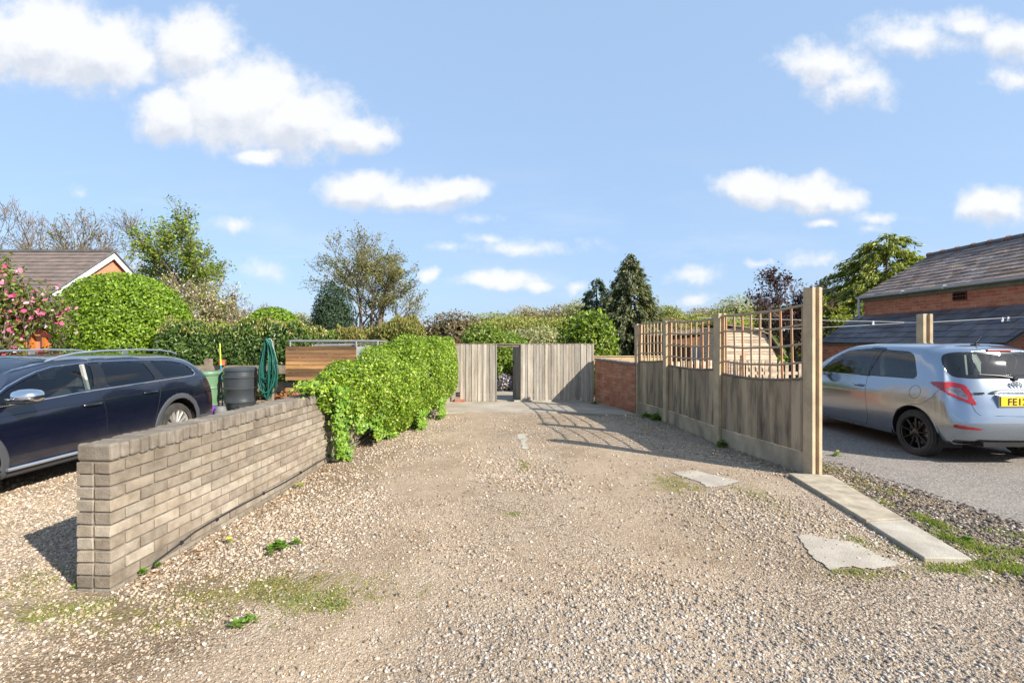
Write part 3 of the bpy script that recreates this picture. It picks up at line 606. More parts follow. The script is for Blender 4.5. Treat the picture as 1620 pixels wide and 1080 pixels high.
def leaf_arrays(r, P, Nrm, size, shape, pal, spread=.6, vary=.22, axis=None):
    P = np.asarray(P); n = len(P); T, B, Nn = frames(r, np.asarray(Nrm), spread)
    if axis is not None:                          # leaves hang along a given direction
        B = axis+r.normal(0, .25, (n, 3)); B /= np.linalg.norm(B, axis=1, keepdims=True); T = np.cross(B, Nn); T /= np.linalg.norm(T, axis=1, keepdims=True)+1e-9; Nn = np.cross(T, B)
    tv, tf = LEAFS[shape]; s = size*r.uniform(.6, 1.25, n)
    V = P[:, None]+s[:, None, None]*(tv[None, :, 0:1]*T[:, None]+tv[None, :, 1:2]*B[:, None]+tv[None, :, 2:3]*Nn[:, None])
    F = tf[None]+(np.arange(n)*len(tv))[:, None, None]; pal = np.array(pal)
    C = pal[r.integers(0, len(pal), n)]*r.uniform(1-vary, 1+vary, (n, 1)); C = np.repeat(C, len(tv), 0)
    return V.reshape(-1, 3), F.reshape(-1, 3), C
def join_arrays(L_):
    V, F, C, o = [], [], [], 0
    for v, f, c in L_: V.append(v); F.append(f+o); C.append(c); o += len(v)
    return np.concatenate(V), np.concatenate(F), np.concatenate(C)
def leafobj(name, arrs, mat, parent=None):
    V, F, C = join_arrays(arrs)
    if parent is not None: V = V-np.array(parent.location)
    return link(name, np_mesh(name, V, F, C), mat, parent)
def lump(r, k=7):
    D = r.normal(0, 1, (k, 3)); D /= np.linalg.norm(D, axis=1, keepdims=True); A = r.uniform(-.5, 1, k); Q = r.uniform(3, 9, k)
    return lambda d: sum(A[i]*np.exp(Q[i]*((d*D[i]).sum(1)-1)) for i in range(k))
def bush(name, label, cat, c, rad, n, size, pal, seed, shape='oval', lum=.18, mat=None, group=None, sq=2.4, depth=.22, spread=.7, extra=None, core=True, stem=.05, tuft=0, mod=None, vary=.22):
    """an evenly leaved shrub; c = foot centre, rad = half sizes, z from the foot"""
    r = np.random.default_rng(seed); group = group or {'round_shrub': 'round green shrubs', 'garden_bush': 'garden bushes'}.get(name); e = empty(name, c, label, cat, group); mat = mat or mLeafMatt
    f = lump(r, 14); rad = np.array(rad)
    def surf(m_, inner):
        d = r.normal(0, 1, (m_, 3)); d /= np.linalg.norm(d, axis=1, keepdims=True)
        k = (np.abs(d)**sq).sum(1)**(-1/sq); rr = k*(1+lum*f(d))
        return d, d*rr[:, None]*rad*inner[:, None]
    d, p = surf(n, 1-depth*r.random(n)**1.6+tuft*np.maximum(0, r.normal(0, 1, n)))
    nr = d/rad; nr /= np.linalg.norm(nr, axis=1, keepdims=True)
    P = p+np.array([0, 0, rad[2]])+np.array(c); k = P[:, 2] > .02; P, nr = P[k], nr[k]
    if mod is not None: k = mod(P, r); P, nr = P[k], nr[k]
    arr = [leaf_arrays(r, P, nr, size, shape, pal, spread, vary)]
    if extra:
        pal2, cnt, sz, shp = extra; d, p = surf(cnt, np.full(cnt, 1.0)+r.uniform(-.03, .05, cnt)); P2 = p+np.array([0, 0, rad[2]])+np.array(c); k = P2[:, 2] > .1
        arr.append(leaf_arrays(r, P2[k], (d/rad)[k], sz, shp, pal2, .8))
    leafobj('foliage', arr, mat, e)
    s = MB(); rr = random.Random(seed)
    for i in range(5):
        a = rr.uniform(0, 6.28); tip = (math.cos(a)*rad[0]*.6, math.sin(a)*rad[1]*.6, rad[2]*rr.uniform(1.0, 1.5))
        s.tube([(math.cos(a)*.05, math.sin(a)*.05, -.05), (tip[0]*.4, tip[1]*.4, tip[2]*.5), tip], [stem, stem*.6, stem*.2], 5)
    if core:                                       # dense twiggy middle so that no daylight shows straight through
        cc = leafcore(r, surf, rad, c, pal, e)
    s.build('stem', mBark, e); return e
def leafcore(r, surf, rad, c, pal, e):
    n = 3200; d, p = surf(n, r.uniform(.4, .8, n)); P = p+np.array([0, 0, rad[2]])+np.array(c); P = P[P[:, 2] > .02]
    sz = 3.2*math.sqrt(rad[0]*rad[2])/math.sqrt(n)*2.6
    return leafobj('inner_foliage', [leaf_arrays(r, P, P-(np.array(c)+np.array([0, 0, rad[2]])), sz, 'blob', pal, .3)], mLeafMatt, e)
def sweep(name, label, cat, path, n, size, pal, seed, shape='oval', mat=None, spread=.55, lum=.09, parts=None, tips=None, endn=None, depth=.12):
    """hedge or ivy mass along a line: path rows (x, y, half width, z bottom, z top)"""
    r = np.random.default_rng(seed); pa = np.array(path, float); seg = np.linalg.norm(np.diff(pa[:, :2], axis=0), axis=1); T = np.concatenate([[0], np.cumsum(seg)]); Lt = T[-1]
    e = empty(name, (pa[0, 0], pa[0, 1], 0), label, cat); mat = mat or mLeaf
    ph_ = r.uniform(0, 6.28, 8)
    def make(n, inner):
        t = r.uniform(0, Lt, n); q = [np.interp(t, T, pa[:, i]) for i in range(5)]
        gx, gy = np.gradient(pa[:, 0], T), np.gradient(pa[:, 1], T); tx, ty = np.interp(t, T, gx), np.interp(t, T, gy); m_ = np.hypot(tx, ty); tx, ty = tx/m_, ty/m_
        th = r.uniform(-.42*math.pi, 1.42*math.pi, n)
        ct, st = np.cos(th), np.sin(th); k = (np.abs(ct)**3.2+np.abs(st)**3.2)**(-1/3.2)
        bump = 1+lum*(np.sin(t*2.1+th*1.5+ph_[0])+.8*np.sin(t*4.7-th*3+ph_[1])+.6*np.sin(t*9.3+th*5+ph_[2]))
        a = k*bump*inner; zc = (q[3]+q[4])/2; hz = (q[4]-q[3])/2
        side = a*ct*q[2]; z = zc+a*st*hz
        # frayed hem at the foot, rounded ends
        endf = np.sqrt(np.clip(1-((np.abs(t-Lt/2)-(Lt/2-.35))/.35).clip(0)**2, 0.02, 1)); side = side*endf
        x = q[0]+ty*side; y = q[1]-tx*side
        nr = np.stack([ty*ct, -tx*ct, st*.9], 1); return np.stack([x, y, z], 1), nr, t, th
    P, nr, t, th = make(n, 1-depth*r.random(n)**1.5+.03*r.normal(0, 1, n))
    k = P[:, 2] > .01+gh(P[:, 0], P[:, 1]); P, nr = P[k], nr[k]
    arr = [leaf_arrays(r, P, nr, size, shape, pal, spread)]
    if tips:
        pal2, cnt, sz, shp = tips; P2, n2_, t2, th2 = make(cnt*3, np.full(cnt*3, 1.02)); k = (n2_[:, 2] > .55); arr.append(leaf_arrays(r, P2[k]+np.array([0, 0, .02]), n2_[k], sz, shp, pal2, .7, axis=np.array([[0, 0, 1.]])+np.zeros((k.sum(), 3))))
    leafobj('foliage', arr, mat, e)
    P3, n3, _, _ = make(int(Lt*1500), r.uniform(.5, .80, int(Lt*1500))); k = P3[:, 2] > .01; leafobj('inner_foliage', [leaf_arrays(r, P3[k], n3[k], .13, 'blob', pal, .3)], mLeafMatt, e)
    return e, r

IVY = [(.24,.35,.028),(.17,.28,.025),(.33,.42,.05),(.10,.18,.018),(.21,.33,.028),(.42,.50,.11),(.07,.12,.016),(.13,.22,.02)]  # the darkest leaf tones stand in for shaded gaps in the ivy
iv, r = sweep('ivy', 'mass of bright yellow-green ivy spilling over the garden wall up to the plank gate', 'ivy',
    [(-2.34,5.5,.12,.78,.95),(-2.29,5.8,.20,.60,1.06),(-2.22,6.3,.31,.40,1.20),(-2.10,7.3,.44,.14,1.33),(-1.98,8.3,.49,.02,1.43),(-1.84,9.3,.47,.06,1.52),(-1.70,10.2,.42,.25,1.56),(-1.58,11.0,.34,.42,1.55),(-1.52,11.5,.26,.6,1.5)],
    80000, .036, IVY, 21, 'ivy', spread=.7, lum=.10, depth=.2)
r = np.random.default_rng(5); arrs = []
for (sx, sy, z1, z0, n, w_) in ((-2.10, 5.75, .95, .10, 700, .07), (-2.08, 5.95, .8, .02, 350, .06), (-2.0, 6.25, .7, .30, 500, .12), (-1.9, 6.8, .5, .12, 500, .15), (-1.85, 7.3, .4, .03, 500, .15), (-1.55, 8.2, .3, .0, 500, .2), (-1.38, 9.3, .4, .02, 500, .22)):
    t = r.random(n); P = np.stack([sx+r.normal(0, .03, n)+.02*np.sin(t*9), sy+r.normal(0, w_, n)*(1-.35*t), z1+(z0-z1)*t], 1); arrs.append(leaf_arrays(r, P, np.tile([1., -.5, .4], (n, 1)), .042, 'ivy', [(.17,.30,.03),(.10,.22,.025),(.25,.34,.04)], .45))
P = np.stack([-2.30+r.normal(0, .06, 500), 5.42+r.normal(0, .12, 500), .98+r.normal(0, .035, 500)], 1); arrs.append(leaf_arrays(r, P, np.tile([.3, -.5, .8], (500, 1)), .038, 'ivy', IVY, .5))
leafobj('trailing_strands', arrs, mLeaf, iv)

LAU = [(.055,.10,.022),(.075,.135,.025),(.038,.07,.02),(.10,.16,.03),(.13,.19,.05)]
TIP = [(.28,.22,.08),(.24,.25,.05),(.28,.17,.08),(.22,.27,.06),(.17,.20,.04)]
sweep('laurel_hedge', 'dark glossy laurel hedge with bronze new tips behind the water butts', 'hedge', [(-9.2,12.6,.6,.0,1.95),(-7.5,12.4,.6,.0,2.0),(-5.5,12.3,.6,.0,1.88),(-4.6,12.3,.5,0,1.8)], 22000, .105, LAU, 31, 'long', mat=mLaurel, spread=.6, tips=(TIP+[(.2,.28,.04)], 2000, .085, 'long'))
sweep('laurel_hedge', 'lighter yellow-green hedge with upright shoots behind the timber board bay', 'hedge', [(-4.9,13.4,.5,0,1.86),(-3.9,13.3,.5,0,1.80),(-3.2,13.0,.6,0,1.95),(-2.7,12.9,.6,0,2.02),(-2.35,12.9,.5,0,1.75)], 14000, .10, [(.12,.15,.025),(.19,.19,.04),(.09,.12,.02),(.26,.22,.06)], 32, 'long', mat=mLeafMatt, spread=.7, tips=(TIP, 2000, .09, 'long'))
SH = [(.18,.28,.02),(.13,.22,.018),(.23,.34,.03),(.09,.15,.015),(.20,.31,.025)]
bush('round_shrub', 'big dense bright green clipped dome shrub behind the dark estate car', 'shrub', (-10.72,13.2,0), (1.52,1.45,1.68), 42000, .088, SH, 41, 'oval', lum=.09, mat=mLeaf, sq=2.15, depth=.26, spread=.6)
bush('round_shrub', 'smaller round bright green bush showing over the hedge beside the hose', 'shrub', (-8.95,17.8,0), (1.05,1.0,1.37), 9000, .12, SH, 42, 'oval', lum=.06, mat=mLeaf, sq=2.2, depth=.15)
bush('purple_shrub', 'small patch of purple-leaved shrub in front of the round bush', 'shrub', (-6.3,13.6,0), (.75,.4,.95), 1800, .10, [(.06,.02,.045),(.10,.03,.06),(.04,.02,.03)], 43, 'oval', lum=.3)
bush('dark_conifer_bush', 'dark rounded conifer bush in front of the tall open tree', 'conifer', (-8.15,21.5,0), (.92,.9,1.95), 9000, .13, [(.03,.055,.028),(.045,.08,.035),(.022,.04,.022),(.06,.10,.05)], 44, 'spray', lum=.16, sq=1.9, depth=.3, tuft=.04)
bush('leafy_bush', 'fresh yellow-green leafy bush leaning over the right end of the plank gate', 'bush', (2.2,13.4,0), (.78,.7,1.12), 5500, .12, [(.19,.27,.03),(.13,.20,.025),(.26,.33,.045),(.08,.12,.02)], 45, 'oval', mat=mLeaf, lum=.28, depth=.35, spread=.9, tuft=.05)
bush('blossom_shrub', 'wide twiggy shrub with faded pinkish-white blossom above the end of the ivy', 'shrub', (-2.15,17.5,0), (1.35,1.0,1.27), 6500, .10, [(.12,.09,.04),(.16,.12,.06),(.09,.08,.035)], 46, 'oval', lum=.16, depth=.5, spread=1., tuft=.07, extra=([(.5,.38,.33),(.4,.29,.25),(.55,.47,.41)], 1100, .05, 'blob'))
bush('red_leaf_bush', 'little dark red-leaved bush peeping over the left end of the gate', 'bush', (-1.55,13.6,0), (.22,.2,.79), 500, .07, [(.15,.01,.015),(.10,.015,.02)], 47)
bush('garden_bush', 'pale green low bush right behind the left gate panel', 'bush', (-.9,14.6,0), (.75,.5,.92), 3500, .10, [(.15,.22,.03),(.2,.27,.05),(.10,.15,.02)], 48, mat=mLeaf, lum=.2)
bush('garden_bush', 'bright green bush seen through the open gate doorway', 'bush', (-.35,16.2,0), (.9,.6,.85), 3500, .11, [(.16,.25,.03),(.2,.3,.04),(.12,.2,.02)], 49, mat=mLeaf, lum=.2)
bush('rosette_plant', 'spiky bronze-green plant beside the path beyond the gate', 'plant', (.05,14.9,0), (.32,.25,.34), 420, .26, [(.2,.2,.05),(.28,.18,.06),(.15,.2,.04)], 50, 'long', spread=.9)
bush('flowering_plant', 'mauve flowering plant by the step beyond the gate', 'plant', (-.22,14.2,0), (.25,.2,.26), 500, .05, [(.3,.2,.35),(.45,.4,.5),(.1,.16,.04)], 51, 'blob')

# ------------------------------------------------------------------ trees with real branching
def tree(name, label, base, H, Wd, seed, trunk=.18, stems=1, levels=5, leaf=None, pal=None, nleaf=2500, bark=None, up=.35, first=.22, group=None, cat='tree', shape='oval', mat=None, split=(3, 5), lean=0, twig=.010, wander=.22, ang=(.5, 1.0), fillp=None, jitter=.35, leafy_lv=3, len0=.62, fl=None, envz=1.0, pct=99.3):
    rr = random.Random(seed); r = np.random.default_rng(seed)
    group = group or {'bare_tree': 'bare trees behind the house'}.get(name); e = empty(name, (base[0], base[1], base[2]), label, cat, group)
    segs = []; tips = []
    def grow(p, d, ln, rad, lv):
        n = 5 if lv < 2 else (4 if lv < 4 else 3); pts = [p.copy()]; rs = [rad]; end = max(rad*.5, twig) if lv else rad*.35
        for i in range(n):
            d = (d+Vector((rr.gauss(0, wander), rr.gauss(0, wander), rr.gauss(0, wander*.7)+up*.22))).normalized()
            p = p+d*ln/n; pts.append(p.copy()); rs.append(rad+(end-rad)*(i+1)/n)
        segs.append((pts, rs, lv))
        if lv >= leafy_lv: tips.extend(pts[1:])
        if lv < levels:
            k = rr.randint(*split)+(3 if lv == 0 else 0)
            for j in range(k):
                f = (first+(1-first)*(j+rr.random())/k) if lv == 0 else rr.uniform(.3, 1.); q = f*n; i = min(int(q), n-1); pp = pts[i].lerp(pts[i+1], q-i); dd = (pts[i+1]-pts[i]).normalized()
                ax = dd.orthogonal().normalized(); ax.rotate(Matrix.Rotation(rr.uniform(0, 6.283), 3, dd)); nd = dd.copy(); nd.rotate(Matrix.Rotation(rr.uniform(*ang), 3, ax)); nd = (nd+Vector((0, 0, up*.4))).normalized()
                rl = rs[i]*rr.uniform(.5, .7); grow(pp, nd, ln*(len0 if lv else .52)*rr.uniform(.7, 1.15)*(1.15-.45*f if lv == 0 else 1), max(rl, twig), lv+1)
            if lv: grow(pts[-1], d, ln*.55, end, lv+1)
    for s in range(stems):
        a = rr.uniform(0, 6.28); o = Vector((math.cos(a), math.sin(a), 0))*(.12*H/6 if stems > 1 else 0)
        grow(o+Vector((0, 0, -.1)), Vector((lean+o.x*.6/H*4, o.y*.5/H*4, 1)).normalized(), H*.75*rr.uniform(.85, 1.05), trunk*(1 if s == 0 else .75), 0)
    P = np.array([p for sg in segs for p in sg[0]]); zs = H/P[:, 2].max(); w_ = np.percentile(np.abs(P[:, 0]), pct); xs_ = (Wd/2)/w_
    S = lambda p: (p.x*xs_, p.y*xs_, p.z*zs)
    tb, lb = MB(), MB()
    for pts, rs, lv in segs: (tb if lv <= 1 else lb).tube([S(p) for p in pts], rs, 7 if lv < 2 else (4 if lv < 3 else 3), cap=False)
    tb.build('trunk', bark or mBark, e, smooth=True); 
    crown = lb.build('crown', bark or mBark, e)
    if leaf:
        T = np.array([S(p) for p in tips]); idx = r.integers(0, len(T), nleaf); Q = T[idx]+r.normal(0, jitter, (nleaf, 3))*leaf*2.2; Q = Q+np.array(e.location)
        fol = leafobj('leaves', [leaf_arrays(r, Q, np.tile([0, -.2, 1.], (nleaf, 1)), leaf, shape, pal, .9, .3)], mat or mLeafMatt, None); fol.parent = crown; fol.matrix_parent_inverse = Matrix.Translation(e.location).inverted()
        if fl:
            pal2, cnt, sz, shp = fl; idx = r.integers(0, len(T), cnt); Q = T[idx]+r.normal(0, jitter, (cnt, 3))*leaf*2+np.array(e.location)
            f2 = leafobj('blossom', [leaf_arrays(r, Q, np.tile([0, -.6, .8], (cnt, 1)), sz, shp, pal2, .9, .25)], mPetal, None); f2.parent = crown; f2.matrix_parent_inverse = Matrix.Translation(e.location).inverted()
    return e
OLV = [(.16,.18,.045),(.20,.19,.055),(.12,.145,.035),(.22,.20,.07)]
tree('spreading_tree', 'tall open-crowned tree just coming into leaf, standing alone above the hedge line', (-12.1,40,0), 12.4, 8.2, 107, trunk=.24, stems=3, levels=4, leaf=.20, pal=OLV, nleaf=12500, bark=mBark, up=.22, first=.22, twig=.014, wander=.15, ang=(.45, 1.0), jitter=.35, len0=.70, split=(3, 4), pct=97)
tree('bare_tree', 'bare twiggy tree at the far left edge above the tiled house', (-34,34,0), 11.7, 9.5, 12, trunk=.22, stems=2, levels=4, leaf=.12, pal=[(.20,.16,.10)], nleaf=2200, bark=mBark, up=.2, twig=.013, wander=.15, len0=.7, split=(3, 4), pct=97)
tree('bare_tree', 'bare grey-brown tree right behind the ridge of the tiled house', (-28.3,32,0), 11.1, 7.4, 13, trunk=.2, stems=3, levels=4, leaf=.15, pal=OLV, nleaf=3300, bark=mBark, up=.35, twig=.013, wander=.14, len0=.7, split=(3, 4), pct=97)
tree('green_tree', 'airy fresh-leaved green tree right of the house gable', (-15.3,23.5,0), 8.0, 4.9, 14, trunk=.16, stems=1, levels=4, leaf=.16, pal=[(.14,.22,.025),(.19,.25,.03),(.10,.16,.02),(.23,.27,.05)], nleaf=9000, up=.25, twig=.009, split=(3, 5), len0=.68, pct=97, mat=mLeaf, first=.3, jitter=.35)
tree('blossom_tree', 'low spreading tree with pale cream blossom behind the big dome shrub', (-12.1,18,0), 4.2, 4.0, 15, trunk=.10, stems=2, levels=4, leaf=.10, pal=[(.18,.23,.035),(.20,.20,.05)], nleaf=5500, up=.3, twig=.007, mat=mLeaf, jitter=.5, fl=([(.52,.42,.34),(.45,.34,.28),(.6,.52,.45)], 3800, .06, 'blob'))
tree('twiggy_tree', 'thin grey twiggy tree beside the dark telegraph pole', (-11.0,19.5,0), 3.3, 2.2, 16, trunk=.05, stems=3, levels=4, leaf=.07, pal=[(.3,.24,.2),(.16,.13,.08)], nleaf=1400, twig=.006, jitter=.4)
tree('purple_leaved_tree', 'dark purple-leaved tree behind the nearest concrete fence post', (9.35,16,0), 4.0, 2.9, 17, trunk=.09, stems=2, levels=4, leaf=.115, pal=[(.055,.018,.028),(.08,.03,.035),(.035,.018,.022),(.13,.055,.05)], nleaf=5500, twig=.007, jitter=.35, up=.35)
PK = [(.68,.13,.27),(.72,.26,.40),(.55,.07,.18),(.75,.45,.52)]
tree('pink_magnolia', 'pink-flowering magnolia leaning in at the left edge beside the estate car', (-10.45,9.4,0), 3.45, 1.9, 19, trunk=.07, stems=3, levels=4, leaf=.095, pal=[(.16,.24,.03),(.10,.15,.02),(.16,.21,.03),(.07,.10,.02),(.13,.19,.03)], nleaf=7000, twig=.006, mat=mLeaf, up=.25, jitter=.5, cat='magnolia', pct=97, fl=(PK, 900, .095, 'blob'), first=.12)

def conifer(name, label, base, H, W_, seed, pal, n=60, leaf=.2, droop=.5, group=None, whorl=16, top=1.0, power=.8, lean=0, mat=None, dens=1., shp='spray', tipup=0, zb=.04):
    rr = random.Random(seed); r = np.random.default_rng(seed); e = empty(name, base, label, 'conifer', group); tb = MB()
    tb.tube([(0, 0, -.1), (lean*.3, 0, H*.5), (lean, 0, H*.99)], [H*.022+.03, H*.014, .012], 7, cap=False); P, Nn, Ax, Sz = [], [], [], []; bb = MB()
    for i in range(n):
        f = (i+rr.random())/n; z = H*(zb+(.97-zb)*f); R_ = W_/2*((1-f)**power)*rr.uniform(.78, 1.14)+.05
        for k in range(max(3, int(whorl*(1-f*.75)))):
            a = rr.uniform(0, 6.283); L_ = R_*rr.uniform(.75, 1.08); m_ = 7; pts = []
            for j in range(m_+1):
                t = j/m_; pts.append(Vector((math.cos(a)*L_*t+lean*f, math.sin(a)*L_*t, z-droop*L_*t*t+L_*.25*t+tipup*t**3*L_)))
            if rr.random() < .25: bb.tube(pts[::2], [.015*(1-f)+.006, .01, .006, .003][:len(pts[::2])], 3, cap=False)
            cnt = int((8+L_*18)*dens); tt = r.uniform(.3, 1.05, cnt)**.7
            for t in tt:
                q = t*m_; i_ = min(int(q), m_-1); p = pts[i_].lerp(pts[i_+1], min(q-i_, 1.3)); P.append(p); Nn.append((math.cos(a)*.6, math.sin(a)*.6, .8)); Ax.append((math.cos(a)*.8, math.sin(a)*.8, -droop*1.2+tipup))
    P = np.array([tuple(p) for p in P])+r.normal(0, leaf*.33, (len(P), 3)); tb.build('trunk', mBark, e); cr = bb.build('crown', mBark, e)
    V, F, C = leaf_arrays(r, P, np.array(Nn), leaf, shp, pal, .45, .3, axis=np.array(Ax)); o = link('needle_sprays', np_mesh('needle_sprays', V, F, C), mat or mLeafMatt, cr); return e
CY = [(.12,.135,.055),(.16,.17,.07),(.075,.09,.04),(.21,.215,.10),(.05,.065,.03)]
conifer('cypress_tree', 'broad dark feathery cypress standing behind the far end of the trellis fence', (4.15,16.6,0), 4.6, 3.7, 61, CY, n=50, leaf=.15, droop=.42, whorl=24, power=.66, dens=1.7, group='cypress trees')
conifer('cypress_tree', 'slimmer darker cypress just left of the broad cypress', (3.25,18.2,0), 4.0, 3.2, 62, [(.05,.075,.035),(.075,.10,.045),(.035,.055,.028)], n=34, leaf=.15, droop=.42, whorl=20, power=.66, dens=1.5, group='cypress trees')
YC = [(.27,.29,.035),(.20,.23,.03),(.34,.34,.06),(.12,.15,.025),(.08,.11,.022)]
conifer('golden_conifer', 'spreading golden-green conifer with arching boughs beside the slate-roofed outbuilding', (16.2,20.5,0), 6.2, 8.2, 63, YC, n=40, leaf=.20, droop=.42, whorl=20, power=.55, dens=2.0, tipup=.05, zb=.2, group='golden conifers')
conifer('golden_conifer', 'lower golden-green conifer filling the corner under the outbuilding verge', (12.1,18.5,0), 3.3, 4.0, 64, YC, n=26, leaf=.18, droop=.35, whorl=16, power=.45, dens=1.5, tipup=.05, group='golden conifers')
bush('garden_bush', 'bright green bush behind the pale playhouse', 'bush', (6.95,13.6,0), (.75,.5,.92), 3500, .12, [(.13,.22,.03),(.17,.27,.03),(.09,.15,.02)], 65, mat=mLeaf, lum=.2)

# far wood along the skyline, crown by crown
FG = [(.27,.28,.065),(.20,.22,.055),(.33,.33,.09)]; FB = [(.29,.235,.115),(.24,.195,.095),(.33,.28,.155)]; FP_ = [(.31,.31,.15),(.25,.265,.12),(.36,.35,.19)]  # far leaf colours lightened, distance haze painted into them
skyline = [ # px of middle, px of top, half width in px, distance, palette, wording
 (705,516,48,46,FG,'olive green crown just right of the tall open tree'),(790,498,40,60,FG,'green crown rising behind the blossom shrub'),(838,489,40,70,FB,'brown budding crown in the middle of the skyline above the gate'),
 (885,486,34,66,FB,'taller brown crown left of the cypresses'),(915,480,26,60,FP_,'pale feathery crown touching the slim cypress'),(770,512,34,44,FG,'yellow-green crown above the left gate panel'),
 (820,508,40,40,FG,'bright rounded crown above the doorway gap'),(868,505,36,38,FG,'bright green crown above the middle of the gate'),(905,508,30,36,FG,'green crown behind the leafy bush'),
 (850,522,42,28,FP_,'low pale bush mass above the right gate panel'),(775,526,34,26,FG,'low green bush mass behind the doorway lintel'),(1062,486,26,60,FG,'bright green crown right of the broad cypress'),(1090,500,34,52,FG,'low green crown above the first trellis'),
 (1120,489,34,66,FB,'brown crown above the second concrete post'),(1160,478,36,62,FP_,'pale green crown above the second trellis'),(1195,484,32,60,FP_,'feathery crown beside the purple-leaved tree'),(1235,490,40,56,FG,'green crown behind the purple-leaved tree'),
 (1150,502,50,44,FG,'wide green crown behind the trellis of the nearest panel'),(1050,508,30,44,FB,'brown bush at the foot of the broad cypress'),(648,508,26,48,FB,'brown thicket at the right foot of the tall open tree'),(470,502,22,50,FP_,'hazy crown left of the dark conifer bush'),
 (600,512,34,42,FG,'yellow-green thicket at the foot of the tall open tree'),(430,508,60,40,FB,'low brown thicket behind the round green bush'),(735,508,30,56,FB,'brown crown behind the blossom shrub'),(1290,505,60,46,FG,'green crown behind the nearest fence post'),(960,500,60,50,FG,'green crown between the cypresses'),
 (350,505,50,42,FG,'low green thicket behind the telegraph pole'),(1400,500,110,50,FG,'wide dark thicket behind the golden conifer'),(250,500,80,48,FG,'thicket behind the house and green tree'),(90,480,110,52,FB,'brown thicket behind the tiled house')]
for i, (px, py, hw, D, pal, wl_) in enumerate(skyline):
    z = 1.5+(540-py)*D/750; rx = hw*D/750; ky = 540
    bush('woodland_tree', wl_, 'tree', ((px-810)*D/750, D, 0), (rx*1.15, rx*.9, z/2), int(5600+rx*900), .15*(D/50)**.5, pal, 200+i, 'blob', lum=.28, group='trees along the skyline', sq=2.1, depth=.45, spread=1.2, tuft=.07, stem=.12, core=True, vary=.3)
# ------------------------------------------------------------------ buildings
def local(e):
    iv_ = Matrix.Rotation(-e.rotation_euler.z, 4, 'Z') @ Matrix.Translation(-e.location); return lambda p: tuple(iv_ @ Vector(p))
# brick outbuilding on the right, wall and eaves running along the tarmac
ob = empty('brick_outbuilding', (12.3, 9, 0), 'red brick outbuilding with grey slate roof, pale gutter and low slate lean-to behind the hatchback', 'outbuilding')
XW, XR, YE, YN = 10.4, 12.35, 14.0, 4.0; ZE, ZR = 2.84, 4.02
m_ = MB(); m_.box((XR, (YE+YN)/2, 1.4), ((XR-XW)*2, YE-YN, 2.84))
m_.add([(XW, YE, 2.8), (2*XR-XW, YE, 2.8), (XR, YE, ZR-.05), (XW, YE-.2, 2.8), (2*XR-XW, YE-.2, 2.8), (XR, YE-.2, ZR-.05)], [(0,1,2),(5,4,3),(0,3,4,1),(1,4,5,2),(2,5,3,0)])
reparent(m_.build('wall', mBrickRed), ob)
def slate_roof(a0, a1, b0, b1, rows, w_, seed, name, mat, parent, th=.012, lift=.010, col=None):
    """a0->a1 eaves, b0->b1 ridge; courses of single slates"""
    r_ = random.Random(seed); a0, a1, b0, b1 = map(Vector, (a0, a1, b0, b1)); m_ = MB(); nrm = (a1-a0).cross(b0-a0).normalized()
    if nrm.z < 0: nrm = -nrm
    for i in range(rows):
        f0, f1 = i/rows, min((i+1.35)/rows, 1.0); l0, l1 = a0.lerp(b0, f0), a1.lerp(b1, f0); h0, h1 = a0.lerp(b0, f1), a1.lerp(b1, f1); n = max(2, int((l1-l0).length/w_)); o = .5 if i % 2 else 0
        for j in range(-1, n+1):
            s0, s1 = max(0, (j+o+.02)/n), min(1, (j+o+.98)/n)
            if s1-s0 < .1/n: continue
            k = r_.uniform(.72, 1.25) if col is None else r_.uniform(.93, 1.06); t = r_.uniform(-.08, .10); q = nrm*(lift+r_.uniform(0, .006)); d_ = (l0-h0).normalized()*r_.uniform(-.008, .012)
            A, B, C_, D = l0.lerp(l1, s0)+q*1.6+d_, l0.lerp(l1, s1)+q*1.6+d_, h0.lerp(h1, s1)+nrm*.002, h0.lerp(h1, s0)+nrm*.002
            c3 = (k*(1+t), k, k*(1-t)) if col is None else tuple(x*k for x in r_.choice(col)); m_.slab(A, B, C_, D, th, c3)
    return reparent(m_.build(name, mat), parent)
slate_roof((XW-.12, YE+.05, ZE-.02), (XW-.12, YN, ZE-.02), (XR, YE+.05, ZR), (XR, YN, ZR), 11, .30, 3, 'roof', mSlate, ob)
m_ = MB(); m_.slab((XW-.10, YE+.04, ZE-.05), (XW-.10, YN, ZE-.05), (XR, YN, ZR-.03), (XR, YE+.04, ZR-.03), .04); m_.slab((XR, YE+.04, ZR-.03), (XR, YN, ZR-.03), (2*XR-XW+.1, YN, ZE-.05), (2*XR-XW+.1, YE+.04, ZE-.05), .04); reparent(m_.build('roof_deck', mTimber), ob)
m_ = MB(); y = YE+.05; r_ = random.Random(2)
while y > YN:
    m_.tube([(XR, y, ZR+.02), (XR, y-.42, ZR+.02)], .075, 8); m_.tube([(XR, y, ZR+.025), (XR, y-.05, ZR+.025)], .092, 8, c3=(1.6, .9, .6)); y -= .45
reparent(m_.build('ridge_tiles', M('ridge', (.13, .12, .12), .8, attr=True, bump=.3), smooth=False), ob)
m_ = MB(); prof = [(-.06, 0), (-.055, -.035), (-.03, -.06), (.03, -.06), (.055, -.035), (.06, 0), (.05, 0), (.025, -.05), (-.025, -.05), (-.05, 0)]
vs = [(XW-.17+a, yy_, ZE-.03+b) for yy_ in (YE+.06, YN) for a, b in prof]; n = len(prof); m_.add(vs, [(i, (i+1) % n, n+(i+1) % n, n+i) for i in range(n)]+[tuple(range(n)), tuple(range(2*n-1, n-1, -1))])
for yy_ in (12.4, 11.2, 9.0): m_.box((XW-.17, yy_, ZE-.055), (.135, .05, .085))
reparent(m_.build('gutter', mGutter), ob)
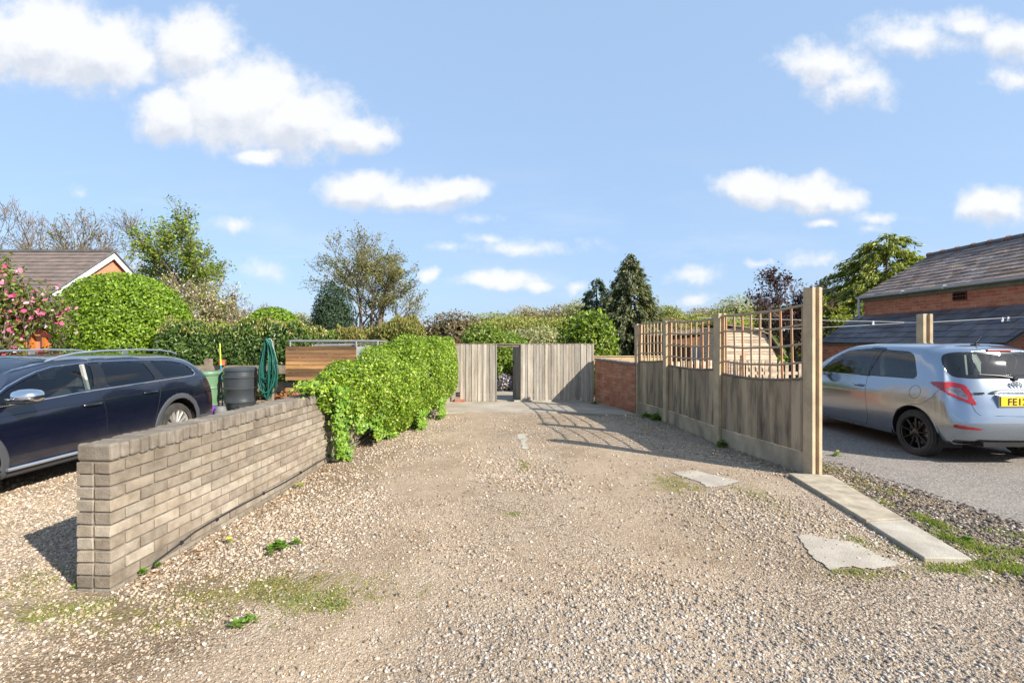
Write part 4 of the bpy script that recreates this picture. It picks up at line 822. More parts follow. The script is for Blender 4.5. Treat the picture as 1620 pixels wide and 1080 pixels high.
m_ = MB(); m_.box((XW-.03, (YE+YN)/2, ZE-.12), (.05, YE-YN, .12)); reparent(m_.build('soffit_board', mMossWood), ob)
m_ = MB(); m_.tube([(XW-.17, YE-.02, ZE-.06), (XW-.17, YE-.02, 2.3), (XW-.1, YE-.02, 2.2)], .035, 10); reparent(m_.build('downpipe', mGutter, smooth=True), ob)
m_ = MB(); m_.box((XW-.005, 11.0, 2.55), (.03, .34, .20), c3=(.6, .5, .5))
for a in range(4):
    for b in range(2): m_.box((XW-.03, 10.88+a*.08, 2.51+b*.085), (.04, .05, .045), c3=(.05, .05, .05))
reparent(m_.build('air_brick', M('air_brick', (.24, .085, .05), .9, attr=True)), ob)
# lean-to
LX = 9.22; LZ = 1.46
slate_roof((LX, 14.3, LZ), (LX, 8.85, LZ), (XW-.01, 14.3, 2.26), (XW-.01, 8.85, 2.26), 6, .27, 8, 'lean_to_roof', M('slate_dark', (.085, .082, .095), .55, c2=(.13, .12, .125), vs=4, bump=.4, bs=30, attr=True), ob, th=.012)
m_ = MB(); m_.slab((LX+.03, 14.25, LZ-.03), (LX+.03, 8.9, LZ-.03), (XW, 8.9, 2.21), (XW, 14.25, 2.21), .05); reparent(m_.build('lean_to_deck', mTimber), ob)
m_ = MB(); m_.box((LX+.2, 11.6, .70), (.2, 5.3, 1.40)); m_.add([(LX+.1, 8.95, 0), (XW, 8.95, 0), (XW, 8.95, 2.15), (LX+.1, 8.95, 1.42), (LX+.1, 9.1, 0), (XW, 9.1, 0), (XW, 9.1, 2.15), (LX+.1, 9.1, 1.42)], [(0,1,2,3),(7,6,5,4),(0,4,5,1),(2,6,7,3),(3,7,4,0),(1,5,6,2)]); reparent(m_.build('lean_to_wall', mBrickRed), ob)
m_ = MB(); m_.box((9.0, 7.6, .66), (.23, 2.3, 1.36)); tag(m_.build('garden_wall', mBrickOld), 'short red brick wall joining the lean-to at the right edge of the photo behind the hatchback', 'wall')

# tiled house on the left
hs_ = empty('tiled_house', (-19, 18, 0), 'red brick house with brown tiled roof and white bargeboards beyond the pink magnolia', 'house')
XG, Y0, Y1, Y2 = -15.75, 16.0, 18.6, 21.2; HE, HR = 3.04, 4.98
m_ = MB(); m_.box(((XG-29)/2, 18.6, 1.5), (29+XG, 5.2, 3.0)); m_.add([(XG, Y0, 2.95), (XG, Y2, 2.95), (XG, Y1, HR-.1), (XG-.2, Y0, 2.95), (XG-.2, Y2, 2.95), (XG-.2, Y1, HR-.1)], [(0,1,2),(5,4,3),(0,3,4,1),(1,4,5,2),(2,5,3,0)]); reparent(m_.build('wall', mBrickHouse), hs_)
TC = [(1,1,1),(.95,.95,.96),(1.04,1.03,1.0)]
slate_roof((XG+.12, Y0-.25, HE-.15), (-29, Y0-.25, HE-.15), (XG+.12, Y1, HR), (-29, Y1, HR), 12, .33, 12, 'roof', mTile, hs_, th=.03, lift=.02, col=TC)
slate_roof((XG+.12, Y2+.25, HE-.15), (-29, Y2+.25, HE-.15), (XG+.12, Y1, HR), (-29, Y1, HR), 9, .5, 13, 'roof', mTile, hs_, th=.03, lift=.02, col=TC)
m_ = MB(); m_.tube([(XG+.14, Y1, HR+.03), (-29, Y1, HR+.03)], .09, 8); 
for a, b in (((XG+.135, Y0-.28, HE-.15), (XG+.135, Y1, HR+.03)), ((XG+.135, Y2+.28, HE-.15), (XG+.135, Y1, HR+.03))): m_.tube([a, b], .06, 4)
reparent(m_.build('ridge_tiles', M('dark_verge', (.075, .07, .068), .75)), hs_)
m_ = MB()
for ya in (Y0-.25, Y2+.25):
    a = Vector((XG+.15, ya, HE-.19)); b = Vector((XG+.15, Y1, HR-.04)); dn = Vector((0, 0, -.20)); ins = Vector((-.04, 0, 0)); m_.add([a, b, b+dn, a+dn, a+ins, b+ins, b+dn+ins, a+dn+ins], [(0,1,2,3),(7,6,5,4),(0,4,5,1),(1,5,6,2),(2,6,7,3),(3,7,4,0)])
m_.box((XG+.06, Y0-.22, HE-.32), (.2, .12, .2)); reparent(m_.build('bargeboard', mWhite), hs_)
# lower front range with hipped end
EX, EY, EZ = -13.35, 14.4, 2.02
slate_roof((EX, EY-.15, EZ), (-29, EY-.15, EZ), (-14.6, Y0+.1, 3.02), (-29, Y0+.1, 3.02), 6, .33, 14, 'lower_roof', mTile, hs_, th=.025, lift=.02, col=[(.75,.78,.85),(.68,.7,.8)])
slate_roof((EX, EY-.15, EZ), (EX, Y0+2, EZ), (-14.6, Y0+.1, 3.02), (-14.6, Y0+2, 3.02), 6, .33, 15, 'lower_roof', mTile, hs_, th=.025, lift=.02, col=[(.75,.78,.85),(.68,.7,.8)])
m_ = MB(); m_.box(((EX-.25-29)/2, 16.2, .98), (29+EX-.25+.0, 3.3, 1.98)); reparent(m_.build('lower_wall', mBrickHouse), hs_)
m_ = MB(); m_.box(((EX-29)/2, EY-.19, EZ-.06), (29+EX, .05, .12)); m_.box((EX+.03, 16.3, EZ-.06), (.05, 3.9, .12)); reparent(m_.build('fascia', mWhite), hs_)
m_ = MB(); m_.tube([(-29, EY-.27, EZ-.01), (EX-1.0, EY-.27, EZ-.01)], .055, 8); reparent(m_.build('gutter', M('brown_gutter', (.20, .17, .17), .5)), hs_)
mWin = M('window_pane', (.52, .56, .58), .08, var=.15, vs=2, spec=.8)
for xw, ww in ((-14.25, .95), (-15.4, .95), (-16.6, .95), (-18.4, 1.3)):
    m_ = MB(); yf = 14.50
    for dx_ in (-ww/2+.05, ww/2-.05, -.02): m_.box((xw+dx_, yf, 1.55), (.10, .12, .72))
    m_.box((xw, yf, 1.88), (ww, .12, .08)); m_.box((xw, yf, 1.22), (ww, .12, .08)); f = reparent(m_.build('window', mOrangeWood), hs_)
    m_ = MB(); m_.box((xw, yf+.01, 1.55), (ww-.1, .02, .6)); p_ = m_.build('pane', mWin); p_.parent = f; p_.matrix_parent_inverse = Matrix.Translation(hs_.location).inverted()

# small brick chimney stub and telegraph pole glimpsed between blossom and hedge
m_ = MB(); m_.box((-9.9+ -2.1, 19.2, 1.2), (.35, .35, 2.5)); m_.box((-12.0, 19.2, 2.5), (.28, .28, .2), jit=.02, rnd=rd); m_.box((-12.0, 19.2, 2.68), (.18, .18, .2)); tag(m_.build('chimney_stack', mBrickRed), 'narrow red brick chimney stub glimpsed between blossom tree and laurel hedge', 'chimney')
m_ = MB(); m_.tube([(-11.75, 20, -.1), (-11.73, 20, 3.45)], [.11, .10], 10); m_.box((-11.73, 20, 3.42), (.22, .22, .04)); tag(m_.build('telegraph_pole', M('creosote', (.035, .027, .022), .9, bump=.4), smooth=False), 'short dark weathered pole standing up out of the laurel hedge', 'pole')

# pale slatted fence by the house
fe = empty('board_fence', (-11.6, 11.9, 0), 'pale weathered board fence between the magnolia and the dome shrub', 'fence'); m_ = MB(); r_ = random.Random(4)
for i in range(10):
    k = r_.uniform(.8, 1.15); x = -16.6+i*.62
    for j in range(7): m_.box((x+.31, 11.9, .18+j*.155), (.60, .022, .148), c3=(k, k, k), jit=.004, rnd=r_)
reparent(m_.build('panel', mWoodGrey), fe)
m_ = MB()
for i in range(4): m_.box((-16.6+i*1.86, 11.87, .63), (.09, .09, 1.3))
reparent(m_.build('post', mTimber), fe)

# ------------------------------------------------------------------ things in the left-hand garden
lf = empty('post_and_rail_fence', (-6, 10.7, 0), 'low old timber post and rail fence behind the water butts', 'fence')
m_ = MB(); m_.box((-6.9, 10.7, .86), (3.9, .05, .20), jit=.006, rnd=rd); m_.box((-6.9, 10.72, .48), (3.9, .05, .20), jit=.006, rnd=rd); reparent(m_.build('rail', mTimber), lf)
m_ = MB()
for x in (-8.6, -6.9, -5.42): m_.box((x, 10.78, .55), (.12, .12, 1.12), rz=.03)
reparent(m_.build('post', mTimber), lf)
mGreenBin = M('green_plastic', (.09, .175, .10), .45, c2=(.115, .205, .12), vs=5, var=.1)
t = empty('water_butt', (-5.98, 9.3, 0), 'green plastic water butt behind the tail of the dark estate car', 'water butt', 'water butts')
m_ = MB(); m_.lathe([(.17, 0), (.185, .02), (.20, .25), (.212, .26), (.212, .28), (.205, .29), (.225, .58), (.237, .59), (.237, .61), (.23, .62), (.245, .84), (.265, .85), (.265, .885), (.235, .885), (.23, .84), (.19, .1)], n=36, cap=True); m_.build('barrel', mGreenBin, t, smooth=True)
m_ = MB(); m_.lathe([(.272, .872), (.272, .90), (.262, .915), (0.001, .925)], n=36, cap=False); m_.build('lid', mGreenBin, t, smooth=True)
mDarkBin = M('slate_plastic', (.030, .036, .041), .36, c2=(.040, .046, .052), vs=5)
t = empty('water_butt', (-5.35, 9.35, 0), 'dark grey ribbed water butt with domed lid beside the green one', 'water butt', 'water butts')
P_ = [(.20, .12), (.23, .13), (.265, .30), (.28, .31), (.285, .34), (.275, .36), (.292, .56), (.305, .575), (.305, .60), (.293, .61), (.297, .78), (.31, .79), (.31, .82), (.295, .83), (.285, .92)]
m_ = MB(); m_.lathe(P_, n=48); m_.build('barrel', mDarkBin, t, smooth=True)
m_ = MB(); m_.lathe([(.296, .915), (.298, .945), (.27, .985), (.2, 1.0), (.001, 1.005)], n=48, cap=False); m_.build('lid', mDarkBin, t, smooth=True)
m_ = MB(); m_.lathe([(.22, 0), (.24, .01), (.21, .12), (.2, .13)], n=24); m_.build('stand', mBlack, t, smooth=True)
m_ = MB(); m_.tube([(.1, -.26, .22), (.1, -.33, .22), (.1, -.345, .17)], .022, 8); m_.box((.1, -.31, .26), (.06, .015, .02)); m_.build('tap', mBlack, t, smooth=True)
m_ = MB(); m_.lathe([(.08, 0), (.085, .01), (.11, .24), (.118, .25), (.118, .262), (.10, .262), (.078, .02)], c=(-5.72, 9.0, 0), n=28); tag(m_.build('bucket', M('purple_plastic', (.17, .055, .36), .4), smooth=True), 'purple plastic bucket at the foot of the green water butt', 'bucket')
m_ = MB(); m_.lathe([(.07, 0), (.1, .05), (.11, .18), (.08, .26), (.05, .28)], c=(-5.50, 8.95, 0), n=20); tag(m_.build('plant_pot', M('grey_pot', (.13, .13, .13), .7), smooth=True), 'small grey pot on the ground between the two water butts', 'pot')
t = empty('broom', (-5.93, 9.72, 0), 'yellow-handled broom with blue grip standing up behind the green water butt', 'broom')
m_ = MB(); m_.tube([(0, 0, .05), (-.01, -.05, 1.02)], .014, 8); m_.build('grip', M('blue_plastic', (.02, .22, .36), .4), t, smooth=True)
m_ = MB(); m_.tube([(-.01, -.05, 1.02), (-.02, -.065, 1.46)], .012, 8); m_.build('handle', M('lime_plastic', (.55, .62, .06), .4), t, smooth=True)
m_ = MB(); m_.box((0, 0, .04), (.3, .06, .08)); m_.build('brush_head', mBlack, t, bevel=.01)
m_ = MB(); m_.lathe([(.02, .86), (.06, .87), (.075, .98), (.08, .99), (.07, .99), (.05, .9)], c=(-6.5, 10.62, .1), n=20); tag(m_.build('flower_pot', M('terracotta', (.42, .13, .06), .8), smooth=True), 'small terracotta pot on the timber rail behind the estate car', 'pot')
# hose hung in long loops on a post
t = empty('hose_post', (-4.78, 9.35, 0), 'dark timber post holding the hanging garden hose', 'post')
m_ = MB(); m_.box((0, .06, .76), (.08, .08, 1.52)); m_.build('post', mTimber, t); m_ = MB(); m_.tube([(0, .02, 1.5), (0, -.12, 1.52)], .02, 8); m_.build('peg', mMetal, t, smooth=True)
r_ = random.Random(11); m_ = MB()
for i in range(24):
    z0 = r_.uniform(.36, .72) if i > 5 else r_.uniform(.7, 1.0); wv_ = r_.uniform(.07, .20); cx = r_.uniform(-.05, .05); yo = r_.uniform(-.13, -.02); pts = []
    for k in range(25):
        a = 2*math.pi*k/24; sx = math.sin(a); cz = math.cos(a); z = (1.55+z0)/2+cz*(1.55-z0)/2; wd_ = wv_*(.45+.55*(1-cz)/2*1.3)
        pts.append((-4.78+cx*(1-cz)/2-.03*(1-cz)/2+sx*wd_+.008*math.sin(a*5+i), 9.35+yo+.03*math.sin(a*2+i), z+.01*math.sin(i*2.)))
    k_ = r_.uniform(.75, 1.3); m_.tube(pts, .0115, 6, c3=(k_, k_, k_), cap=False)
tag(m_.build('garden_hose', M('hose_green', (.008, .075, .055), .4, attr=True, vs=5), smooth=True), 'dark green garden hose hung in long loose loops beside the timber boards', 'hose')
# timber boarded bay with a metal rail frame
t = empty('compost_bay', (-4.0, 10.1, 0), 'timber-boarded garden bay with warm brown horizontal boards under a grey metal rail', 'compost bay')
m_ = MB(); r_ = random.Random(6)
for i in range(17):
    k = r_.choice((.55, .8, 1.0, 1.3, 1.5))*r_.uniform(.9, 1.1); xr = -3.32 if i > 0 else -3.4; z = .03+i*.0805
    if 0.50 < z < 0.60: continue
    m_.box(((-4.82+xr)/2, 10.1+r_.uniform(-.004, .004), z+.04), (xr+4.82, .022, .074), c3=(k, k*r_.uniform(.95, 1.12), k*r_.uniform(.9, 1.2)), jit=.003, rnd=r_)
reparent(m_.build('boards', mWoodTan), t)
m_ = MB(); m_.box((-4.1, 10.13, .55), (1.5, .03, .08)); m_.box((-4.75, 10.16, .7), (.07, .07, 1.4)); m_.box((-3.4, 10.16, .7), (.07, .07, 1.4)); reparent(m_.build('bracing', mBlack), t)
t = empty('metal_frame', (-3.9, 10.6, 0), 'grey galvanised rail frame with a sheet metal end, standing behind the brown boards', 'frame')
m_ = MB(); m_.tube([(-4.85, 10.35, 1.51), (-2.92, 10.35, 1.51)], .022, 8); m_.tube([(-4.85, 11.1, 1.49), (-2.92, 11.1, 1.49)], .02, 8)
for x in (-3.40, -2.93, -4.84): m_.tube([(x, 10.35, 0), (x, 10.35, 1.51)], .02, 8); m_.tube([(x, 10.35, 1.51), (x, 11.1, 1.49)], .02, 8)
for i in range(3): m_.tube([(-4.4, 10.5+.05*i, 1.40+.015*i), (-3.42, 10.5+.05*i, 1.415+.015*i)], .012, 6)
reparent(m_.build('rails', mMetal, smooth=True), t)
m_ = MB(); m_.box((-3.16, 10.38, 1.14), (.46, .012, .5)); reparent(m_.build('sheet_panel', M('zinc_sheet', (.27, .30, .29), .55, vs=6)), t)
m_ = MB()
for i in range(16): m_.box((-3.40+.03*i, 10.62, 1.43), (.006, .006, .11))
for i in range(4): m_.box((-3.16, 10.62, 1.385+.03*i), (.46, .006, .006))
reparent(m_.build('mesh_guard', mMetal), t)
r_ = np.random.default_rng(3); n = 900; P = np.stack([-4.45+r_.normal(0, .22, n), 9.85+r_.normal(0, .1, n), .30+r_.normal(0, .07, n)], 1); leafobj('dead_leaves', [leaf_arrays(r_, P, np.tile([0, -.5, 1.], (n, 1)), .06, 'blob', [(.28,.11,.05),(.2,.09,.04),(.34,.16,.07)], 1.)], mLeafMatt); tag(bpy.data.objects['dead_leaves'], 'heap of rust-brown dead leaves in front of the timber bay', kind='stuff')

# ------------------------------------------------------------------ things behind the trellis
t = empty('playhouse', (5.95, 12.1, 0), 'small pale waney-boarded shed seen through the nearest trellis', 'shed')
m_ = MB(); r_ = random.Random(15)
def edgeL(z): return 5.36+.02*z
def edgeR(z): return 6.75 if z < 1.1 else 6.75-(z-1.1)*.5
for i in range(25):
    z = .05+i*.073; k = r_.uniform(.8, 1.2); a, b = edgeL(z), edgeR(z)
    m_.box(((a+b)/2, 12.1-.008+r_.uniform(-.004, .004), z), (b-a, .020, .077), rx=-.14, c3=(k, k, k), jit=.005, rnd=r_)
reparent(m_.build('front_boards', mShed), t)
m_ = MB(); m_.box((5.34, 12.75, .93), (.05, 1.3, 1.86)); reparent(m_.build('side_wall', mShed), t)
m_ = MB(); m_.box((6.7, 12.75, .6), (.05, 1.3, 1.2)); reparent(m_.build('side_wall', mShed), t)
m_ = MB(); m_.add([(5.25, 12.0, 1.955), (6.05, 12.0, 1.86), (6.55, 12.0, 1.70), (6.95, 12.0, 1.15), (5.25, 13.4, 1.955), (6.05, 13.4, 1.86), (6.55, 13.4, 1.70), (6.95, 13.4, 1.15)], [(0,1,5,4),(1,2,6,5),(2,3,7,6)])
o = reparent(m_.build('roof', mTimber), t); so_ = o.modifiers.new('s', 'SOLIDIFY'); so_.thickness = .03
t = empty('dark_shed', (5.6, 14.5, 0), 'low dark brown timber shed seen through the middle trellis', 'shed')
m_ = MB(); m_.box((5.45, 14.6, .85), (1.9, 1.5, 1.7)); reparent(m_.build('wall', mShedDark), t)
m_ = MB(); m_.slab((4.35, 13.7, 1.70), (6.6, 13.7, 1.98), (6.6, 15.5, 1.98), (4.35, 15.5, 1.70), .06); reparent(m_.build('roof', mTimber), t)
m_ = MB(); m_.box((5.5, 13.83, 1.1), (.6, .03, .55)); reparent(m_.build('window', mWin), t)
t = empty('picket_fence', (6.4, 11.2, 0), 'short unpainted picket fence in front of the pale playhouse', 'fence'); m_ = MB()
for i in range(14):
    x = 5.5+i*.16; h = .98+.02*math.sin(i*3); m_.prism([(x, 11.2), (x+.075, 11.2), (x+.075, 11.22), (x, 11.22)], 0, h); m_.add([(x, 11.2, h), (x+.075, 11.2, h), (x+.037, 11.2, h+.05), (x, 11.22, h), (x+.075, 11.22, h), (x+.037, 11.22, h+.05)], [(0,1,2),(5,4,3),(0,3,5,2),(1,2,5,4)])
reparent(m_.build('pickets', mShed), t); m_ = MB(); m_.box((6.6, 11.23, .75), (2.3, .03, .07)); m_.box((6.6, 11.23, .35), (2.3, .03, .07)); m_.box((5.48, 11.25, .58), (.1, .1, 1.18)); reparent(m_.build('rails', mShed), t)
m_ = MB(); r_ = random.Random(22)
for i in range(20): x = 3.2+i*.155; m_.tube([(x, 11.4, 0), (x, 11.4, 1.03+r_.uniform(-.02, .02))], .055, 10)
t = tag(m_.build('log_edging', mShed, smooth=True), 'row of upright pale round-topped logs edging the bed beyond the trellis fence', 'log edging')
# slotted concrete clothes post behind the hatchback, its lines and pegs
m_ = MB(); hpost(m_, 7.85, 9.02, 2.02, .1, .20, .14); tag(m_.build('clothes_post', mConc), 'slotted concrete post standing behind the hatchback, holding the washing lines', 'post')
def sagline(a, b, s, n=24): return [Vector(a).lerp(Vector(b), i/n)-Vector((0, 0, s*4*(i/n)*(1-i/n))) for i in range(n+1)]
for a, b, s, lb in (((4.2, 10.6, 2.03), (7.85, 9.02, 1.86), .0, 'upper thin washing line from behind the trellis to the concrete clothes post'), ((7.85, 9.02, 1.86), (10.3, 8.1, 2.03), .01, 'washing line running on from the clothes post to the right edge'), ((4.4, 10.5, 1.70), (7.83, 9.0, 1.87), .01, 'lower slack washing line carrying one pale peg')):
    m_ = MB(); m_.tube(sagline(a, b, s), .006, 5, cap=False); tag(m_.build('washing_line', mRope), lb, 'washing line', 'washing lines')
def peg(x, y, z, lb, big=1.):
    m_ = MB(); m_.box((x-.008, y, z), (.012, .014, .075*big), ry=.16); m_.box((x+.008, y, z), (.012, .014, .075*big), ry=-.16); m_.tube([(x, y-.012, z+.005), (x, y+.012, z+.005)], .01, 6); tag(m_.build('clothes_peg', mPegs), lb, 'peg', 'pegs on the washing lines')
peg(7.1, 9.32, 1.865, 'white peg just left of the clothes post'); peg(8.92, 8.62, 1.90, 'white peg right of the clothes post', 1.1); peg(8.99, 8.59, 1.91, 'second white peg leaning against its neighbour right of the clothes post', 1.1); peg(5.7, 9.95, 1.76, 'pale peg on the lower line beside the nearest fence post')

# weeds in the gravel
def weed(name, label, x, y, n, s, pal, seed, flower=None):
    r_ = np.random.default_rng(seed); e = empty(name, (x, y, 0), label, 'weed', 'weeds growing in the gravel'); a = r_.uniform(0, 6.28, n); m_ = r_.uniform(.15, 1, n)
    P = np.stack([np.cos(a)*s*m_, np.sin(a)*s*m_*.8, s*.8*(1.1-m_)*r_.uniform(.3,1.3,n)+.010], 1)+np.array([x, y, 0]); Ax = np.stack([np.cos(a), np.sin(a), .35+0*a], 1)
    leafobj('leaves', [leaf_arrays(r_, P, np.tile([0, 0, 1.], (n, 1)), s*.8, 'oval', pal, .25, axis=Ax)], mLeaf, e)
    if flower:
        m_ = MB(); m_.tube([(0, 0, 0), (.01, 0, s*1.1)], .002, 5); m_.build('stalk', mLeafStalk, e); m_ = MB(); m_.lathe([(.001, s*1.1), (.016, s*1.1+.004), (.019, s*1.1+.009), (.001, s*1.1+.013)], n=14, cap=False); m_.build('flower_head', mYellow, e)
mLeafStalk = M('stalk', (.2, .25, .08), .7); mYellow = M('dandelion_yellow', (.85, .62, .02), .8)
WG = [(.13,.24,.03),(.18,.31,.04),(.10,.18,.025)]
for i, (px, py, n, s, fl_, lb) in enumerate(((250,897,26,.035,0,'small leafy weed at the foot of the wall, left of the cable end'),(224,908,30,.04,0,'leafy weed by the near corner of the buff wall'),(362,858,14,.03,1,'yellow dandelion flower in the gravel beside the wall'),(440,868,60,.07,0,'largest clump of green weeds in the gravel right of the wall'),(468,862,30,.045,0,'small weed right beside the largest clump'),(428,878,24,.035,0,'low weed just in front of the largest clump'),
    (473,770,18,.05,0,'small yellow-green weed against the wall below the cable'),(124,930,20,.035,0,'weed at the near left foot of the wall end'),(395,985,26,.05,0,'dark green weed in the mossy gravel in front of the wall'),(372,994,20,.045,0,'dark green weed lowest and leftmost in the mossy gravel'),(1325,722,16,.07,1,'yellow-flowered weed by the foot of the nearest fence post'),
    (1040,664,50,.16,0,'clump of green weeds at the foot of the far fence panel'),(1022,660,40,.12,0,'weeds between the last concrete post and its gravel board'),(1155,672,40,.10,0,'dark weed climbing the boards by the second post'),(1530,858,36,.05,0,'grass-green weed in the dark grit right of the plank'),(940,640,24,.10,0,'weed in the corner by the plank gate and red wall'),(697,652,30,.12,0,'weed at the foot of the low wall under the ivy'))):
    x, y = G(px, py)
    if i == 13: x, y = 3.0, 6.75
    weed('weed', lb, x, y, int(n*1.6), s*.9, WG if i != 6 else [(.3,.36,.05)], 300+i, fl_)
t = bpy.data.objects
# ------------------------------------------------------------------ cars
def pchip(t, Y, q):
    """monotone cubic through rows Y (R, ...) at knots t, evaluated at q"""
    h = np.diff(t); sh = (-1,)+(1,)*(Y.ndim-1); d = np.diff(Y, axis=0)/h.reshape(sh); m = np.zeros_like(Y)
    a, b = d[:-1], d[1:]; w1 = (2*h[1:]+h[:-1]).reshape(sh); w2 = (h[1:]+2*h[:-1]).reshape(sh)
    with np.errstate(all='ignore'): hm = (w1+w2)/(w1/a+w2/b)
    m[1:-1] = np.where(a*b > 0, hm, 0); m[0] = d[0]; m[-1] = d[-1]
    i = np.clip(np.searchsorted(t, q, side='right')-1, 0, len(t)-2); hh = h[i].reshape(sh); s = ((q-t[i]).reshape(sh))/hh
    return ((1+2*s)*(1-s)**2*Y[i]+s*(1-s)**2*hh*m[i]+s*s*(3-2*s)*Y[i+1]+s*s*(s-1)*hh*m[i+1])
def inpoly(x, y, poly):
    r_ = np.zeros(x.shape, bool); n = len(poly)
    for i in range(n):
        x1, y1 = poly[i]; x2, y2 = poly[(i+1) % n]
        with np.errstate(all='ignore'): k = ((y1 > y) != (y2 > y)) & (x < (x2-x1)*(y-y1)/(y2-y1+1e-12)+x1)
        r_ ^= k
    return r_
def smooth_poly(P_, it=2):                       # rounds the corners of an outline
    P_ = [np.array(p, float) for p in P_]
    for _ in range(it):
        Q = []
        for i in range(len(P_)):
            a, b = P_[i], P_[(i+1) % len(P_)]; l = np.linalg.norm(b-a)+1e-9; c = min(.25, .035/l*(1 if _ == 0 else .5)); Q += [a*(1-c)+b*c, a*c+b*(1-c)]
        P_ = Q
    return [tuple(p) for p in P_]
def snap(x, z, mask, poly, tol):
    n = len(poly); best = np.full(x.shape, tol); bx, bz = x.copy(), z.copy()
    for i in range(n):
        x1, z1 = poly[i]; x2, z2 = poly[(i+1) % n]; dx_, dz_ = x2-x1, z2-z1; l2 = dx_*dx_+dz_*dz_
        if l2 < 1e-12: continue
        s = np.clip(((x-x1)*dx_+(z-z1)*dz_)/l2, 0, 1); px_, pz_ = x1+s*dx_, z1+s*dz_; d = np.hypot(x-px_, z-pz_); k = mask & (d < best)
        best = np.where(k, d, best); bx = np.where(k, px_, bx); bz = np.where(k, pz_, bz)
    return bx, bz
class Car:
    """body skin as a net of control rows, cut up into panels, glass and lamps along outlines"""
    def __init__(s, rows, W, cell=.014):
        C = np.array(rows, float); s.W = W
        tu = np.concatenate([[0], np.cumsum(np.maximum(.03, np.sqrt((np.diff(C[:, 2:8], axis=0)**2).sum(2)).mean(1)))]); qu = np.linspace(0, tu[-1], int(tu[-1]/cell)); A = pchip(tu, C, qu)
        mid = C[len(C)//2]; tv = np.concatenate([[0], np.cumsum(np.sqrt((np.diff(mid, axis=0)**2).sum(1)))]); qv = np.linspace(0, tv[-1], int(tv[-1]/cell)); B = pchip(tv, A.transpose(1, 0, 2), qv).transpose(1, 0, 2)
        s.P = B; s.qu, s.qv, s.tv = qu, qv, tv; nu, nv = B.shape[:2]
        i = np.arange(nu-1)[:, None]*nv+np.arange(nv-1)[None]; i = i.ravel(); s.F = np.stack([i, i+1, i+1+nv, i+nv], 1)
        s.V = B.reshape(-1, 3).copy(); s.V[:, 1] = np.maximum(s.V[:, 1], 0)
        s.bvh = BVHTree.FromPolygons([tuple(v) for v in s.V], [tuple(f) for f in s.F])
        s.lab = np.zeros(len(s.F), int); s.names = ['body']; s.cell = cell
    def uvw(s, mode, V):
        if mode == 'side': return V[:, 0], V[:, 2]
        if mode == 'wrap': return V[:, 0]+(V[:, 1]-s.W), V[:, 2]       # distance back round the rear corner
    def cut(s, name, poly, mode='side', cond=None, rnd=True, over=(0,)):
        poly = smooth_poly(poly) if rnd else poly
        V = s.V; m_ = np.ones(len(V), bool) if cond is None else cond(V); a, b = s.uvw(mode, V); na, nb = snap(a, b, m_, poly, s.cell*.62)
        V[:, 0] += (na-a) if mode == 'side' else (na-a)*.5
        if mode == 'wrap': V[:, 1] += (na-a)*.5*(V[:, 1] > .02)
        V[:, 2] = nb; c = V[s.F].mean(1); a, b = s.uvw(mode, c); k = inpoly(a, b, poly)
        if cond is not None: k &= cond(c)
        k &= np.isin(s.lab, over)
        if name not in s.names: s.names.append(name)
        s.lab[k] = s.names.index(name)
    def circle(s, name, cx, cz, rad, ymin=.45, over=None, zmax=9):
        V = s.V; d = np.hypot(V[:, 0]-cx, V[:, 2]-cz); k = (np.abs(d-rad) < s.cell*.6) & (V[:, 1] > ymin); f = rad/np.maximum(d, 1e-6)
        V[k, 0] = cx+(V[k, 0]-cx)*f[k]; V[k, 2] = cz+(V[k, 2]-cz)*f[k]; c = V[s.F].mean(1)
        k = (np.hypot(c[:, 0]-cx, c[:, 2]-cz) < rad) & (c[:, 1] > ymin) & (c[:, 2] < zmax)
        if over is not None: k &= np.isin(s.lab, over)
        if name not in s.names: s.names.append(name)
        s.lab[k] = s.names.index(name)
    def normals(s):
        N_ = np.zeros_like(s.V); f = s.V[s.F]; n = np.cross(f[:, 2]-f[:, 0], f[:, 3]-f[:, 1]); n /= np.linalg.norm(n, axis=1, keepdims=True)+1e-12
        for k in range(4): np.add.at(N_, s.F[:, k], n)
        N_ /= np.linalg.norm(N_, axis=1, keepdims=True)+1e-12; c = s.V-np.array([s.V[:, 0].mean(), 0, .5]); 
        if (N_*c).sum() < 0: N_ = -N_
        return N_
    def panel(s, name, oname, mat, parent, offset=0, both=True, sides=(1, -1), thick=0, sep=False):
        k = s.lab == s.names.index(name); F = s.F[k]
        if not len(F): return []
        if not hasattr(s, 'N'): s.N = s.normals()
        ids, inv = np.unique(F, return_inverse=True); F = inv.reshape(-1, 4); V = s.V[ids]+s.N[ids]*offset; out = []
        def mk(parts):
            Vs, Fs, o = [], [], 0
            for sg in parts:
                v = V.copy(); v[:, 1] *= sg; f = F if sg > 0 else F[:, ::-1]; Vs.append(v); Fs.append(f+o); o += len(v)
            me = np_mesh(oname, np.concatenate(Vs), np.concatenate(Fs)); bm = bmesh.new(); bm.from_mesh(me)
            if len(parts) == 2: bmesh.ops.remove_doubles(bm, verts=[v for v in bm.verts if abs(v.co.y) < .004], dist=.006)
            if sum(f.normal.dot(f.calc_center_median()-Vector((s.V[:, 0].mean(), 0, .5))) for f in bm.faces) < 0: bmesh.ops.reverse_faces(bm, faces=bm.faces)
            bm.to_mesh(me); bm.free(); return link(oname, me, mat, parent, True)
        if sep: out = [mk((sg,)) for sg in sides]
        else: out = [mk(sides)]
        if thick:
            for o in out: m_ = o.modifiers.new('s', 'SOLIDIFY'); m_.thickness = thick; m_.offset = -1
        return out
    def hit(s, x, z, off=.0, side=1):
        h = s.bvh.ray_cast(Vector((x, 2, z)), Vector((0, -1, 0)))
        y = h[0].y if h[0] else s.W*.9
        return Vector((x, (y+off)*side, z))
